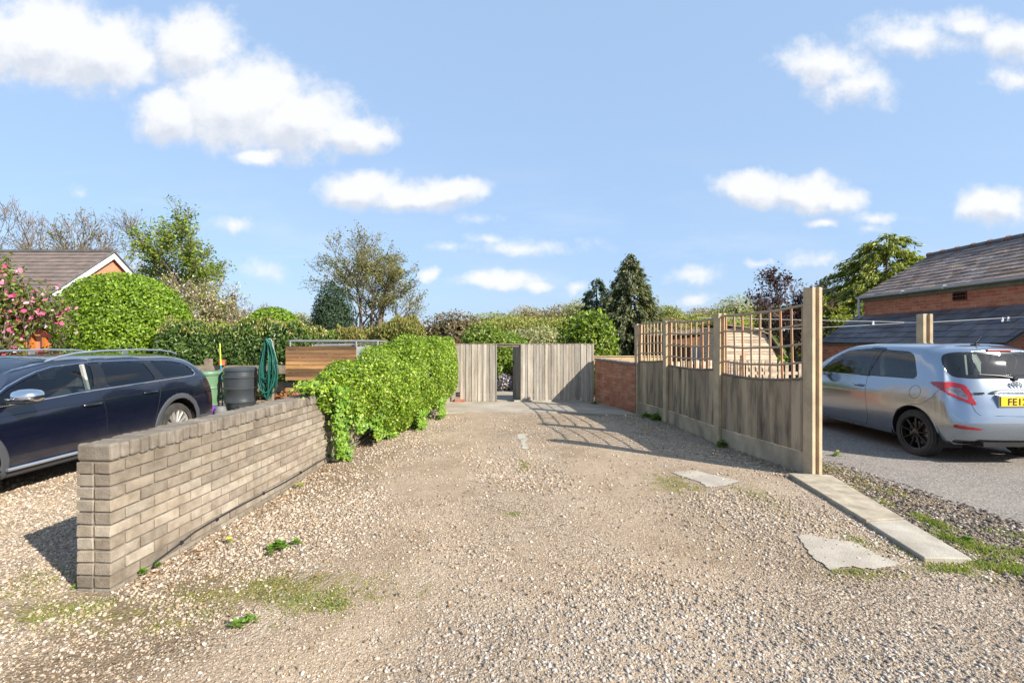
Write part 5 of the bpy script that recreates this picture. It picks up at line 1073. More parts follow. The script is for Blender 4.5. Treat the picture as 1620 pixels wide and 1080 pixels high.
    def hitrear(s, y, z, off=0.):
        h = s.bvh.ray_cast(Vector((-2, abs(y), z)), Vector((1, 0, 0))); x = h[0].x if h[0] else 0
        return Vector((x-off, y, z))
    def strip(s, pts, rad, off=0., side=1, n=8, per=10, c3=(1, 1, 1), mb_=None, flat=None):
        P_ = []
        for i in range(len(pts)-1):
            for k in range(per): a = k/per; P_.append((pts[i][0]*(1-a)+pts[i+1][0]*a, pts[i][1]*(1-a)+pts[i+1][1]*a))
        P_.append(pts[-1]); mb_ = mb_ or MB(); mb_.tube([s.hit(x, z, off, side) for x, z in P_], rad, n, c3=c3); return mb_
def carpaint(name, c, metal=.55, rough=.28, flake=.1):
    m, t, b, o = nodes(name); q = NT(t); P = q.n('ShaderNodeTexCoord').outputs['Object']
    f = q.noise(P, 2.5, 3); s = q.n('ShaderNodeSeparateXYZ', {0: P}); dirt = q.math('MULTIPLY', q.mr(s.outputs[2], .55, .15), q.mr(q.noise(P, 3, 2, .5), .3, .7), True)
    t.links.new(q.mix(q.math('MULTIPLY', dirt, .25), c4(c), (.20, .175, .15, 1)), b.inputs['Base Color']); b.inputs['Metallic'].default_value = metal
    t.links.new(q.mr(dirt, 0, 1, rough, rough+.2), b.inputs['Roughness']); t.links.new(q.mr(dirt, 0, 1, 1, .7), b.inputs['Coat Weight']); b.inputs['Coat Roughness'].default_value = .04; return m
mRubber = M('tyre_rubber', (.028, .027, .026), .85, c2=(.06, .055, .05), vs=5, bump=.2, bs=80); mChrome = M('chrome', (.72, .74, .76), .16, metal=1., var=.03); mRail = M('satin_aluminium', (.62, .65, .68), .3, metal=.9, var=.04)
mGlassD = glassmat('privacy_glass', (.10, .13, .14)); mGlassC = glassmat('car_glass', (.62, .70, .68)); mAlloy = M('alloy', (.52, .50, .46), .35, metal=.75, var=.1); mBlackRim = M('black_rim', (.030, .026, .022), .25, metal=.6, coat=.6, var=.2)
mTrim = M('grey_cladding', (.05, .053, .06), .65, var=.1, bump=.1); mGapLine = M('gap_line', (.006, .006, .008), .8); mSeat = M('seat_fabric', (.05, .05, .055), .85, bump=.2); mSeatL = M('pale_trim', (.42, .42, .40), .8); mRedLamp = M('red_lamp', (.27, .004, .006), .10, coat=1., var=.15, vs=30); mClearLamp = M('clear_lamp', (.20, .18, .19), .10, metal=.6, coat=1., var=.5, vs=18)
mDisc = M('brake_disc', (.25, .24, .23), .4, metal=.9); mWell = M('wheel_well', (.012, .012, .012), .9)
def wheel(parent, x, y, r_, wid, side, rim_mat, spokes, style):
    e = MB(); w2 = wid/2; rr = r_*.68
    prof = [(rr, -w2*.80), (rr+.012, -w2*.95), (r_*.86, -w2), (r_*.955, -w2*.86), (r_, -w2*.62)]
    for k in range(4): a = -w2*.55+k*w2*.3; prof += [(r_, a), (r_, a+w2*.17), (r_-.008, a+w2*.18), (r_-.008, a+w2*.28)]
    prof += [(r_, w2*.62), (r_*.955, w2*.86), (r_*.86, w2), (rr+.012, w2*.95), (rr, w2*.80)]
    prof = sorted(prof[:5], key=lambda p: p[1])+sorted(prof[5:-5], key=lambda p: p[1])+sorted(prof[-5:], key=lambda p: p[1])
    e.lathe(prof, (0, 0, 0), 64, 'Y', cap=False); wh = e.build('wheel', mRubber, parent, smooth=True); wh.location = (x, y*side, r_)
    # the rim: barrel, lip, hub, spokes on the outer face
    o = side; q = MB(); f = w2*.80*o
    q.lathe([(rr*1.0, -f), (rr*.99, f*.2), (rr*.93, f*.2), (rr*.93, f*.3), (rr*.99, f*1.0), (rr*1.03, f*1.06), (rr*1.03, f*.95)], n=64, axis='Y', cap=False)
    for k in range(spokes):
        a0 = 2*math.pi*k/spokes+.2; grp = ((-.13, .5), (.13, .5)) if style == 'pair' else ((0, 1.),)
        for da, wf in grp:
            ca, sa = math.cos(a0+da*.6), math.sin(a0+da*.6); cb2, sb2 = math.cos(a0+da*1.6), math.sin(a0+da*1.6); tw = .034*wf if style != 'thin' else .017; tb_ = tw*(.75 if style == 'thin' else 1.0); h0, h1 = rr*.16, rr*.97
            yo, yi, yd = f*.95, f*.90, f*.62; vs = []
            for (cc_, ss_, rad, t, yf) in ((ca, sa, h0, tw, yi), (cb2, sb2, h1, tb_, yo)):
                for sg in (-1, 1): vs.append((cc_*rad-ss_*t*sg, yf-(.012*o), ss_*rad+cc_*t*sg))
                for sg in (-.45, .45): vs.append((cc_*rad-ss_*t*sg, yf, ss_*rad+cc_*t*sg))
                for sg in (-1, 1): vs.append((cc_*rad-ss_*t*sg, yf-(.035*o), ss_*rad+cc_*t*sg))
            q.add(vs, [(0,2,8,6),(2,3,9,8),(3,1,7,9),(1,5,11,7),(0,6,10,4)])
    q.lathe([(rr*.26, f*.45), (rr*.25, f*.86), (rr*.20, f*.93), (.001, f*.97)], n=24, axis='Y', cap=False); q.build('rim', rim_mat, wh, smooth=True)
    d = MB(); d.lathe([(rr*.72, f*.12), (rr*.72, f*.2), (rr*.3, f*.2), (.001, f*.2)], n=40, axis='Y', cap=False); d.build('brake_disc', mDisc, wh, smooth=True)
    return wh
def wheel_house(parent, x, r_, rad, yin, yout, z0=.12):
    m_ = MB()
    for sg in (1, -1):
        n = 24; vs = []; a0 = -.35
        for k in range(n+1):
            a = a0+(math.pi-2*a0)*k/n
            for yy_ in (yin, yout): vs.append((x+math.cos(a)*rad, yy_*sg, r_+math.sin(a)*rad))
        m_.add(vs, [(2*k, 2*k+1, 2*k+3, 2*k+2) for k in range(n)]); m_.add([vs[2*k] for k in range(n+1)], [tuple(range(n+1))])
    return m_.build('wheel_arch_liner', mWell, parent)
def seat(m_, x, y, zb=.42, h=.62, w_=.48, f=1, head=True):
    m_.box((x+.22*f, y, zb), (.48, w_, .16), jit=0); m_.box((x-.10*f, y, zb+h/2), (.13, w_*.94, h), ry=-.22*f)
    if head: m_.box((x-.19*f, y, zb+h+.12), (.10, w_*.55, .19), ry=-.12*f); m_.box((x-.17*f, y, zb+h), (.02, w_*.25, .12))

# ---- estate car, dark blue
def build_estate():
    L_, W = 4.72, .91
    e = empty('estate_car', (-5.60, 7.67-L_/2, 0), 'dark navy blue estate car with silver roof rails parked behind the buff brick wall', 'car', rz=R(-90))
    def row(x, zs, ys, dx=(0,)*9): return [(x+dx[i], ys[i], zs[i]) for i in range(9)]
    side = lambda x, belt, roof, wb=.865, wr=.665, bot=.20, zr=None: [(x, 0, bot), (x, .70, bot), (x, .85, bot+.03), (x, .902, .42), (x, .912, .68), (x, wb, belt), (x, wr, roof-.075), (x, wr*.62, roof-.018), (x, 0, roof)]
    rows = []
    # rear centre, rear half, rear corner
    def rr_(y, k): return [(.30+k, 0, .24), (.16+k, y*.9, .25), (.05+k, y, .30), (.0+k, y, .46), (.035+k*1.2, y*.98, .72), (.13+k*1.4, y*.93, .97), (.40+k*.7, y*.74, 1.235), (.47+k*.3, y*.45, 1.285), (.53, 0, 1.305)]
    rows += [rr_(.0, 0), rr_(.25, .003), rr_(.5, .015), rr_(.70, .05), rr_(.80, .10)]
    rows[0] = [(p[0], 0, p[2]) for p in rows[0]]
    rows.append([(.30, 0, .22), (.28, .66, .23), (.24, .82, .27), (.19, .868, .46), (.22, .875, .72), (.33, .835, .985), (.56, .632, 1.243), (.62, .40, 1.300), (.66, 0, 1.318)])
    rows.append([(.45, 0, .20), (.45, .68, .20), (.43, .84, .24), (.42, .893, .44), (.42, .90, .70), (.48, .858, .985), (.68, .65, 1.255), (.74, .41, 1.312), (.78, 0, 1.33)])
    rows += [side(.98, .98, 1.345), side(1.6, .968, 1.352), side(2.2, .95, 1.35)]
    rows.append([(2.7, 0, .20), (2.7, .70, .20), (2.7, .85, .23), (2.7, .902, .42), (2.7, .912, .68), (2.7, .863, .93), (2.50, .66, 1.262), (2.42, .42, 1.325), (2.38, 0, 1.345)])
    rows.append([(3.0, 0, .20), (3.0, .70, .20), (3.0, .85, .23), (3.0, .902, .42), (3.0, .912, .68), (3.0, .86, .915), (2.88, .70, 1.16), (2.78, .45, 1.235), (2.72, 0, 1.26)])
    rows.append([(3.3, 0, .20), (3.3, .70, .20), (3.3, .85, .23), (3.3, .902, .42), (3.3, .912, .67), (3.3, .855, .895), (3.30, .745, .985), (3.25, .48, 1.04), (3.20, 0, 1.06)])
    rows.append([(3.5, 0, .20), (3.5, .70, .20), (3.5, .85, .23), (3.5, .90, .42), (3.5, .91, .66), (3.5, .855, .865), (3.52, .72, .93), (3.50, .45, .96), (3.48, 0, .97)])
    rows.append([(4.1, 0, .20), (4.1, .70, .20), (4.1, .84, .24), (4.1, .895, .42), (4.1, .90, .62), (4.1, .84, .79), (4.1, .66, .86), (4.1, .42, .885), (4.1, 0, .895)])
    rows.append([(4.5, 0, .22), (4.5, .62, .22), (4.5, .76, .27), (4.5, .80, .42), (4.48, .80, .58), (4.42, .76, .72), (4.38, .58, .77), (4.4, .38, .79), (4.42, 0, .80)])
    rows.append([(4.66, 0, .24), (4.68, .3, .24), (4.70, .45, .28), (4.72, .47, .42), (4.70, .47, .56), (4.62, .46, .68), (4.55, .38, .72), (4.55, .25, .73), (4.56, 0, .74)])
    rows.append([(4.66, 0, .24), (4.69, 0, .24), (4.72, 0, .28), (4.74, 0, .42), (4.72, 0, .56), (4.64, 0, .68), (4.57, 0, .72), (4.57, 0, .73), (4.57, 0, .74)])
    for r_ in rows:
        for i, p in enumerate(r_): r_[i] = (p[0]-L_/2, p[1], p[2])
    c = Car(rows, W); X = lambda P_: [(x-L_/2, z) for x, z in P_]
    up = lambda V: (V[:, 1] > .5)
    xr, xf, wr = .98-L_/2, 3.69-L_/2, .315
    FW = X([(3.34, .905), (3.24, .975), (3.10, 1.05), (2.95, 1.115), (2.80, 1.168), (2.62, 1.212), (2.20, 1.245), (2.30, .962)]); RW = X([(2.06, 1.245), (1.44, 1.238), (1.36, .985), (2.12, .966)]); QW = X([(1.32, 1.235), (.92, 1.215), (.70, 1.17), (.585, 1.05), (.62, 1.01), (1.19, .990)])
    glassc = lambda V: (V[:, 1] > .5) & (V[:, 1] < .9)
    c.cut('door_front', X([(3.40, .26), (3.44, .55), (3.36, .93), (2.90, 1.20), (2.60, 1.275), (2.145, 1.29), (2.24, .95), (2.19, .62), (2.17, .26)]), cond=up)
    c.cut('door_rear', X([(2.155, .26), (2.175, .62), (2.225, .95), (2.13, 1.29), (1.40, 1.285), (1.28, .98), (1.36, .72), (1.43, .50), (1.48, .26)]), cond=up)
    for nm, P_ in (('window_front', FW), ('window_rear', RW), ('window_quarter', QW)): c.cut(nm, P_, cond=glassc, over=(0, 1, 2))
    c.cut('pillar', X([(2.30, .962), (2.20, 1.247), (2.06, 1.247), (2.12, .966)]), cond=glassc, rnd=False, over=(0, 1, 2)); c.cut('pillar', X([(1.44, 1.238), (1.32, 1.235), (1.19, .99), (1.36, .985)]), cond=glassc, rnd=False, over=(0, 1, 2))
    # glazing front and back
    def wind(V): return (V[:, 1] < .66) & (V[:, 0] > 2.3-L_/2)
    wsx = lambda c_: (c_[:, 2] > 1.0) & (c_[:, 0] > 2.50-L_/2) & (c_[:, 0] < 3.5-L_/2) & (c_[:, 1] < .64+.33*(1.25-c_[:, 2]).clip(0))
    cc = c.V[c.F].mean(1); k = wsx(cc) & (c.lab == 0); c.names.append('windscreen'); c.lab[k] = len(c.names)-1
    k = (cc[:, 0] < .52-L_/2) & (cc[:, 2] > .93) & (cc[:, 2] < 1.22) & (cc[:, 1] < .55) & (c.lab == 0); c.names.append('rear_window'); c.lab[k] = len(c.names)-1
    c.cut('tail_lamp', [(-W-.30+.05-L_/2+.91-.91+.91, .70), (-.02-L_/2, .72), (.175-L_/2, .80), (.15-L_/2, .94), (.05-L_/2, .955), (-.28-L_/2, .93)], mode='wrap', cond=lambda V: (V[:, 0] < .6-L_/2) & (V[:, 2] > .6))
    for xx in (xr, xf): c.circle('hole', xx, wr, .385)
    for xx in (xr, xf): c.circle('arch_trim', xx, wr, .455, over=(0, 1, 2), ymin=.5)
    c.cut('cladding', X([(3.30, .10), (3.30, .30), (1.43, .30), (1.43, .10)]), cond=up, rnd=False, over=(0, 1, 2)); c.cut('cladding', X([(.6, .10), (.6, .40), (.0, .40), (-.4, .40), (-.4, .1)]), cond=lambda V: V[:, 1] > -1, rnd=False)
    paint = carpaint('navy_paint', (.004, .0055, .016), metal=.15, rough=.2)
    c.panel('body', 'body', paint, e); c.panel('door_front', 'door', paint, e, sep=True, thick=.0); c.panel('door_rear', 'door', paint, e, sep=True)
    c.panel('window_front', 'side_window', mGlassC, e, -.004, sep=True); c.panel('window_rear', 'side_window', mGlassD, e, -.004, sep=True); c.panel('window_quarter', 'side_window', mGlassD, e, -.004, sep=True)
    c.panel('pillar', 'pillar_trim', mBlackGloss, e, .0005); c.panel('windscreen', 'windscreen', mGlassC, e, -.003); c.panel('rear_window', 'rear_window', mGlassD, e, -.003); c.panel('tail_lamp', 'tail_light', mRedLamp, e, .004, sep=True)
    c.panel('arch_trim', 'wheel_arch_trim', mTrim, e, .010, thick=.012); c.panel('cladding', 'sill_cladding', mTrim, e, .006)
    wheel_house(e, xr, wr, .40, .52, .885); wheel_house(e, xf, wr, .40, .52, .885)
    m_ = MB()
    for sg in (1, -1):
        c.strip(X([(3.36, .895), (2.9, .915), (2.3, .948), (1.36, .975), (.62, .996), (.575, 1.03), (.60, 1.09), (.70, 1.185), (.92, 1.228), (1.32, 1.250), (2.13, 1.262), (2.62, 1.23), (2.80, 1.185), (2.95, 1.133), (3.10, 1.068), (3.24, .993), (3.40, .905)]), .0075, .003, sg, 6, 8, mb_=m_)
    m_.build('window_chrome', mChrome, e, smooth=True)
    m_ = MB()
    for sg in (1, -1): m_.tube([Vector((x-L_/2, .912*sg, .305)) for x in (3.27, 2.5, 1.9, 1.47)], .017, 6)
    m_.build('sill_strip', mRail, e, smooth=True)
    m_ = MB()
    for sg in (1, -1):
        for P_ in (X([(2.15, 1.285), (2.235, .95), (2.18, .62), (2.165, .27)]), X([(1.40, 1.28), (1.28, .98), (1.36, .72), (1.43, .48)]), X([(3.43, .86), (3.44, .55), (3.40, .3)])): c.strip(P_, .0035, -.001, sg, 4, 8, mb_=m_)
        c.strip(X([(4.2, .735), (3.4, .80), (2.2, .835), (1.2, .845), (.5, .83)]), .0035, -.0012, sg, 4, 8, mb_=m_)  # near-black line painted along the shoulder crease for its shade
    m_.build('gap_and_body_lines', mGapLine, e)
    for sg in (1, -1):
        m_ = MB(); P_ = [(2.60, 1.292), (2.45, 1.335), (2.25, 1.372), (1.9, 1.392), (1.4, 1.398), (.95, 1.385), (.72, 1.355), (.60, 1.315)]; pts = []
        for i in range(len(P_)-1):
            for k in range(5): a = k/5; pts.append(Vector(((P_[i][0]*(1-a)+P_[i+1][0]*a)-L_/2, .60*sg, P_[i][1]*(1-a)+P_[i+1][1]*a)))
        pts.append(Vector((P_[-1][0]-L_/2, .60*sg, P_[-1][1]))); m_.tube([p-Vector((0, 0, .008)) for p in pts], [.008]+[.0125]*(len(pts)-2)+[.007], 8)
        for x in (1.55,): m_.box((x-L_/2, .60*sg, 1.36), (.07, .02, .05))
        m_.build('roof_rail', mRail, e, smooth=True)
        for xh, zh in ((2.36, .80), (1.50, .845)):
            m_ = MB(); p = c.hit(xh-L_/2, zh, .022, sg); q0 = c.hit(xh-L_/2+.11, zh-.004, .006, sg); q1 = c.hit(xh-L_/2-.11, zh+.004, .006, sg); m_.tube([q0, c.hit(xh-L_/2+.08, zh, .028, sg), p+Vector((0, .008*sg, 0)), c.hit(xh-L_/2-.08, zh, .028, sg), q1], [.010, .014, .015, .014, .010], 8)
            m_.build('door_handle', paint, e, smooth=True)
        # mirror
        m_ = MB(); mc = Vector((3.22-L_/2, 1.035*sg, .985)); n = 14; vs = []
        for i, (dx_, sc_) in enumerate(((-.095, .02), (-.088, .75), (-.06, .98), (0, 1.), (.055, .80), (.085, .45), (.095, .02))):
            for k in range(n): a = 2*math.pi*k/n; ca, sa = math.cos(a), math.sin(a); vs.append(mc+Vector((dx_+.02*ca*sc_*sg*0, .125*sc_*math.copysign(abs(ca)**.7, ca), .068*sc_*math.copysign(abs(sa)**.8, sa))))
        m_.add(vs, [(i*n+k, i*n+(k+1) % n, (i+1)*n+(k+1) % n, (i+1)*n+k) for i in range(6) for k in range(n)])
        mir = m_.build('wing_mirror', mChrome, e, smooth=True); m_ = MB(); m_.box(mc+Vector((-.0, -.10*sg, -.045)), (.07, .14, .035)); m_.box(mc+Vector((.02, 0, -.05)), (.13, .2, .03)); m_.build('mirror_foot', mBlack, mir, bevel=.008)
        m_ = MB(); m_.box(mc+Vector((.015, .0, -.018)), (.150, .215, .012)); m_.build('indicator', mClearLamp, mir, bevel=.003)
    for xx in (xr, xf):
        for sg in (1, -1): wheel(e, xx, .795, wr, .21, sg, mAlloy, 7, 'pair')
    m_ = MB()
    for y in (.37, -.37): seat(m_, 2.25-L_/2, y, h=.52)
    m_.box((1.35-L_/2, 0, .45), (.5, 1.25, .16)); m_.box((1.10-L_/2, 0, .72), (.14, 1.25, .5), ry=-.2)
    for y in (.4, -.4): m_.box((1.02-L_/2, y, 1.02), (.09, .24, .16))
    m_.build('seats', mSeat, e, bevel=.04); m_ = MB(); m_.box((3.15-L_/2, 0, .83), (.55, 1.5, .14), ry=.0); m_.box((2.2-L_/2, 0, .35), (2.9, 1.5, .04)); m_.build('dashboard', mBlack, e, bevel=.03)
    m_ = MB(); m_.box((2.33-L_/2, .80, 1.05), (.03, .03, .40), ry=.28); m_.box((2.33-L_/2, -.80, 1.05), (.03, .03, .40), ry=.28); m_.build('pillar_lining', mSeatL, e)
    m_ = MB(); n = 20; m_.tube([Vector((2.78-L_/2+.05*math.sin(a), -.37+.17*math.cos(a), .93+.15*math.sin(a))) for a in [2*math.pi*k/n for k in range(n+1)]], .014, 6, cap=False); m_.box((2.80-L_/2, -.37, .92), (.04, .30, .04)); m_.build('steering_wheel', mSeat, e, smooth=True)
    return e
build_estate()

# ---- hatchback, silver blue
def build_hatch():
    L_, W = 3.85, .80
    e = empty('hatchback', (6.07, 5.60+L_/2, 0), 'silver-blue three-door hatchback parked on the tarmac beyond the nearest fence post, tail to the camera', 'car', rz=R(90))
    rows = []
    def rr_(y, k): return [(.30+k, 0, .25), (.16+k, y*.9, .27), (.045+k, y, .325), (.0+k, y, .50), (.045+k*1.1, y*.99, .72), (.14+k*1.3, y*.93, 1.02), (.285+k*.8, y*.80, 1.335), (.33+k*.3, y*.45, 1.40), (.38, 0, 1.425)]
    rows += [rr_(0, 0), rr_(.2, .004), rr_(.4, .014), rr_(.58, .045), rr_(.69, .10)]; rows[0] = [(p[0], 0, p[2]) for p in rows[0]]
    rows.append([(.25, 0, .23), (.24, .60, .24), (.21, .71, .28), (.175, .755, .48), (.20, .765, .72), (.28, .715, 1.015), (.42, .572, 1.35), (.46, .36, 1.42), (.50, 0, 1.445)])
    rows.append([(.38, 0, .22), (.38, .62, .22), (.36, .735, .26), (.34, .788, .46), (.35, .795, .72), (.42, .742, 1.01), (.56, .590, 1.37), (.60, .37, 1.438), (.64, 0, 1.46)])
    def side(x, belt, roof, wb=.748, wr=.60): return [(x, 0, .19), (x, .62, .19), (x, .74, .22), (x, .792, .44), (x, .802, .70), (x, wb, belt), (x, wr, roof-.075), (x, wr*.62, roof-.014), (x, 0, roof)]
    rows += [side(.68, 1.0, 1.475), side(1.15, .985, 1.490), side(1.65, .965, 1.488)]
    rows.append([(2.1, 0, .19), (2.1, .62, .19), (2.1, .74, .22), (2.1, .79, .44), (2.1, .80, .70), (2.1, .745, .95), (2.02, .602, 1.395), (1.98, .38, 1.452), (1.95, 0, 1.465)])
    rows.append([(2.5, 0, .19), (2.5, .62, .19), (2.5, .74, .22), (2.5, .79, .44), (2.5, .80, .70), (2.5, .74, .93), (2.36, .615, 1.29), (2.30, .39, 1.35), (2.26, 0, 1.37)])
    rows.append([(2.85, 0, .19), (2.85, .62, .19), (2.85, .74, .22), (2.85, .79, .44), (2.85, .80, .70), (2.85, .735, .91), (2.75, .645, 1.10), (2.68, .42, 1.16), (2.64, 0, 1.18)])
    rows.append([(3.1, 0, .19), (3.1, .62, .19), (3.1, .74, .22), (3.1, .785, .44), (3.1, .795, .68), (3.1, .73, .86), (3.08, .62, .935), (3.03, .4, .97), (3.0, 0, .98)])
    rows.append([(3.5, 0, .20), (3.5, .6, .20), (3.5, .71, .24), (3.5, .755, .42), (3.5, .76, .60), (3.48, .70, .75), (3.45, .55, .82), (3.42, .38, .845), (3.40, 0, .86)])
    rows.append([(3.78, 0, .22), (3.80, .35, .22), (3.82, .48, .26), (3.83, .50, .42), (3.80, .50, .55), (3.72, .47, .66), (3.66, .38, .71), (3.64, .25, .72), (3.64, 0, .73)])
    rows.append([(3.80, 0, .22), (3.82, 0, .22), (3.85, 0, .26), (3.86, 0, .42), (3.83, 0, .55), (3.75, 0, .66), (3.68, 0, .71), (3.66, 0, .72), (3.66, 0, .73)])
    rows = [[(p[0]-L_/2, p[1], p[2]) for p in r_] for r_ in rows]
    c = Car(rows, W, .0125); X = lambda P_: [(x-L_/2, z) for x, z in P_]; xr, xf, wr = .65-L_/2, 3.12-L_/2, .302
    up = lambda V: V[:, 1] > .5
    DW = X([(2.62, .985), (2.50, 1.10), (2.30, 1.255), (2.02, 1.36), (1.62, 1.395), (1.44, 1.395), (1.52, 1.18), (1.62, .995)]); QW = X([(1.33, 1.385), (.86, 1.365), (.75, 1.30), (.64, 1.06), (.66, 1.015), (1.50, 1.0), (1.42, 1.18)])
    c.cut('door', X([(2.72, .27), (2.78, .5), (2.76, .90), (2.66, 1.02), (2.34, 1.28), (2.04, 1.40), (1.42, 1.43), (1.47, 1.18), (1.50, .98), (1.46, .62), (1.44, .36), (1.50, .27)]), cond=up)
    gl = lambda V: (V[:, 1] > .45) & (V[:, 1] < .79)
    c.cut('door_window', DW, cond=gl, over=(0, 1)); c.cut('quarter_window', QW, cond=gl, over=(0, 1))
    c.cut('pillar', X([(1.60, 1.415), (1.26, 1.405), (1.36, 1.18), (1.42, .985), (1.70, .985)]), cond=gl, over=(0, 1))
    rear = lambda V: (V[:, 0] < .55-L_/2)
    # tailgate glass, in distance round the corner
    RWp = [(-W*2, 1.065), (-.235-L_/2, 1.045), (-.17-L_/2, 1.09), (-.135-L_/2, 1.20), (-.13-L_/2+.05, 1.33), (-.15-L_/2, 1.352), (-W*2-L_/2, 1.395)]
    rc = lambda V: (V[:, 0] < .62-L_/2) & (V[:, 2] > 1.0)
    c.cut('rear_frame', [(-2.9, 1.045), (-2.05, 1.045), (.08-L_/2, 1.06), (.17-L_/2, 1.12), (.24-L_/2, 1.25), (.235-L_/2, 1.33), (.12-L_/2, 1.362), (-2.12, 1.372), (-2.9, 1.378)], mode='wrap', cond=rc)
    c.cut('rear_glass', [(-2.9, 1.082), (-2.10, 1.082), (-.02-L_/2, 1.10), (.035-L_/2, 1.16), (.075-L_/2, 1.28), (.04-L_/2, 1.325), (-2.12, 1.34), (-2.9, 1.345)], mode='wrap', cond=rc, over=(c.names.index('rear_frame'),))
    # tail lamp: a swept wedge wrapping the corner
    TL = [(.40-L_/2, .985), (.28-L_/2, .999), (.06-L_/2, .995), (-.07-L_/2, .972), (-.12-L_/2, .92), (-.18-L_/2, .80), (-.225-L_/2, .728), (-.15-L_/2, .748), (.02-L_/2, .80), (.17-L_/2, .87), (.30-L_/2, .935)]
    c.cut('tail_lamp', TL, mode='wrap', cond=lambda V: (V[:, 0] < .6-L_/2) & (V[:, 2] > .6))
    TI = [(.20-L_/2, .912), (.10-L_/2, .94), (-.01-L_/2, .928), (-.07-L_/2, .875), (-.13-L_/2, .79), (-.03-L_/2, .815), (.10-L_/2, .862)]
    c.cut('lamp_lens', TI, mode='wrap', cond=lambda V: (V[:, 0] < .6-L_/2) & (V[:, 2] > .6), over=(c.names.index('tail_lamp'),))
    c.cut('reflector', [(.075-L_/2, .50), (-.02-L_/2, .497), (-.28-L_/2, .462), (-.29-L_/2, .445), (-.05-L_/2, .448), (.06-L_/2, .462)], mode='wrap', cond=lambda V: (V[:, 0] < .4-L_/2))
    for xx in (xr, xf): c.circle('hole', xx, wr+.005, .352)
    paint = carpaint('silver_blue_paint', (.27, .32, .385), metal=.85, rough=.17)
    c.panel('body', 'body', paint, e); c.panel('door', 'door', paint, e, sep=True); c.panel('door_window', 'side_window', mGlassC, e, -.004, sep=True); c.panel('quarter_window', 'side_window', mGlassC, e, -.004, sep=True)
    c.panel('pillar', 'pillar_trim', mBlackGloss, e, .0006); rf = c.panel('rear_frame', 'rear_window_frame', mBlackGloss, e, .001)[0]; c.panel('rear_glass', 'rear_window', mGlassC, e, .0)
    for o in c.panel('tail_lamp', 'tail_light', mRedLamp, e, .007, sep=True): pass
    c.panel('lamp_lens', 'lamp_lens', mClearLamp, e, .006, sep=True); c.panel('reflector', 'reflector', mRedLamp, e, .003, sep=True)
    wheel_house(e, xr, wr, .366, .46, .775); wheel_house(e, xf, wr, .366, .46, .775)
    # rounded lip along the wheel arches
    for xx in (xr, xf):
        for sg in (1, -1):
            m_ = MB(); m_.tube([c.hit(xx+math.cos(a)*.356, wr+.005+math.sin(a)*.356, -.006, sg) for a in np.linspace(-.28, math.pi+.28, 40)], .009, 6); m_.build('arch_lip', paint, e, smooth=True)
    m_ = MB()
    for sg in (1, -1):
        c.strip(X([(1.40, 1.42), (1.47, 1.18), (1.50, .98), (1.46, .62), (1.44, .36), (1.50, .275), (2.70, .272)]), .0032, -.001, sg, 4, 10, mb_=m_)
        c.strip(X([(2.72, .985), (1.50, .998), (.66, 1.01)]), .004, .001, sg, 4, 10, mb_=m_)
        m_.tube([c.hit(.62-L_/2+math.cos(a)*.085, .84+math.sin(a)*.085, 0, sg) for a in np.linspace(0, 2*math.pi, 40)], .0026, 4) if sg > 0 else None
        c.strip(X([(.98, .50), (.72, .66), (.50, .70), (.36, .80), (.30, .90)]), .0026, -.0006, sg, 4, 10, mb_=m_)
        m_.tube([c.hitrear(y*sg, z, -.001) for y, z in [(.66, .99), (.64, .93), (.56, .78), (.53, .66), (.50, .625), (.3, .615), (0, .61)]], .0034, 4)
    m_.build('gap_and_body_lines', mGapLine, e)
    for sg in (1, -1):
        m_ = MB(); xh = 1.62-L_/2; m_.tube([c.hit(xh+.10, .845, .004, sg), c.hit(xh+.07, .85, .030, sg), c.hit(xh, .85, .036, sg), c.hit(xh-.07, .85, .030, sg), c.hit(xh-.10, .845, .004, sg)], [.010, .013, .015, .013, .010], 8); dh = m_.build('door_handle', paint, e, smooth=True)
        m_ = MB(); m_.tube([c.hit(xh+.07, .842, .003, sg), c.hit(xh-.07, .842, .003, sg)], .020, 8); m_.build('handle_recess_shade', mGapLine, dh)  # near-black bar stands in for the shade inside the handle recess
        m_ = MB(); mc = Vector((2.50-L_/2, .90*sg, .99)); n = 14; vs = []
        for dx_, sc_ in ((-.07, .02), (-.065, .8), (-.03, 1.), (.03, .9), (.07, .5), (.085, .02)):
            for k in range(n): a = 2*math.pi*k/n; ca, sa = math.cos(a), math.sin(a); vs.append(mc+Vector((dx_, .105*sc_*math.copysign(abs(ca)**.7, ca), .07*sc_*math.copysign(abs(sa)**.8, sa))))
        m_.add(vs, [(i*n+k, i*n+(k+1) % n, (i+1)*n+(k+1) % n, (i+1)*n+k) for i in range(5) for k in range(n)]); m_.box(mc+Vector((.02, -.09*sg, -.03)), (.05, .12, .03)); m_.build('wing_mirror', paint, e, smooth=True)
    for xx in (xr, xf):
        for sg in (1, -1): wheel(e, xx, .690, wr, .185, sg, mBlackRim, 9, 'thin')
    # interior
    m_ = MB()
    for y in (.33, -.33): seat(m_, 1.72-L_/2, y, .42, .58, .44)
    m_.box((1.05-L_/2, 0, .45), (.46, 1.1, .16)); m_.box((.80-L_/2, 0, .78), (.13, 1.1, .52), ry=-.18)
    for y in (.34, -.34): m_.box((.72-L_/2, y, 1.12), (.09, .24, .18))
    m_.build('seats', mSeat, e, bevel=.04); m_ = MB(); m_.box((2.6-L_/2, 0, .82), (.45, 1.3, .16)); m_.box((1.6-L_/2, 0, .33), (2.4, 1.3, .04)); m_.build('dashboard', mBlack, e, bevel=.03)
    m_ = MB()
    for sg in (1, -1): m_.box((1.40-L_/2, .60*sg, 1.17), (.07, .03, .42), ry=.1); m_.box((.56-L_/2, .56*sg, 1.17), (.12, .03, .36), ry=-.35)
    m_.build('pillar_lining', mSeatL, e)
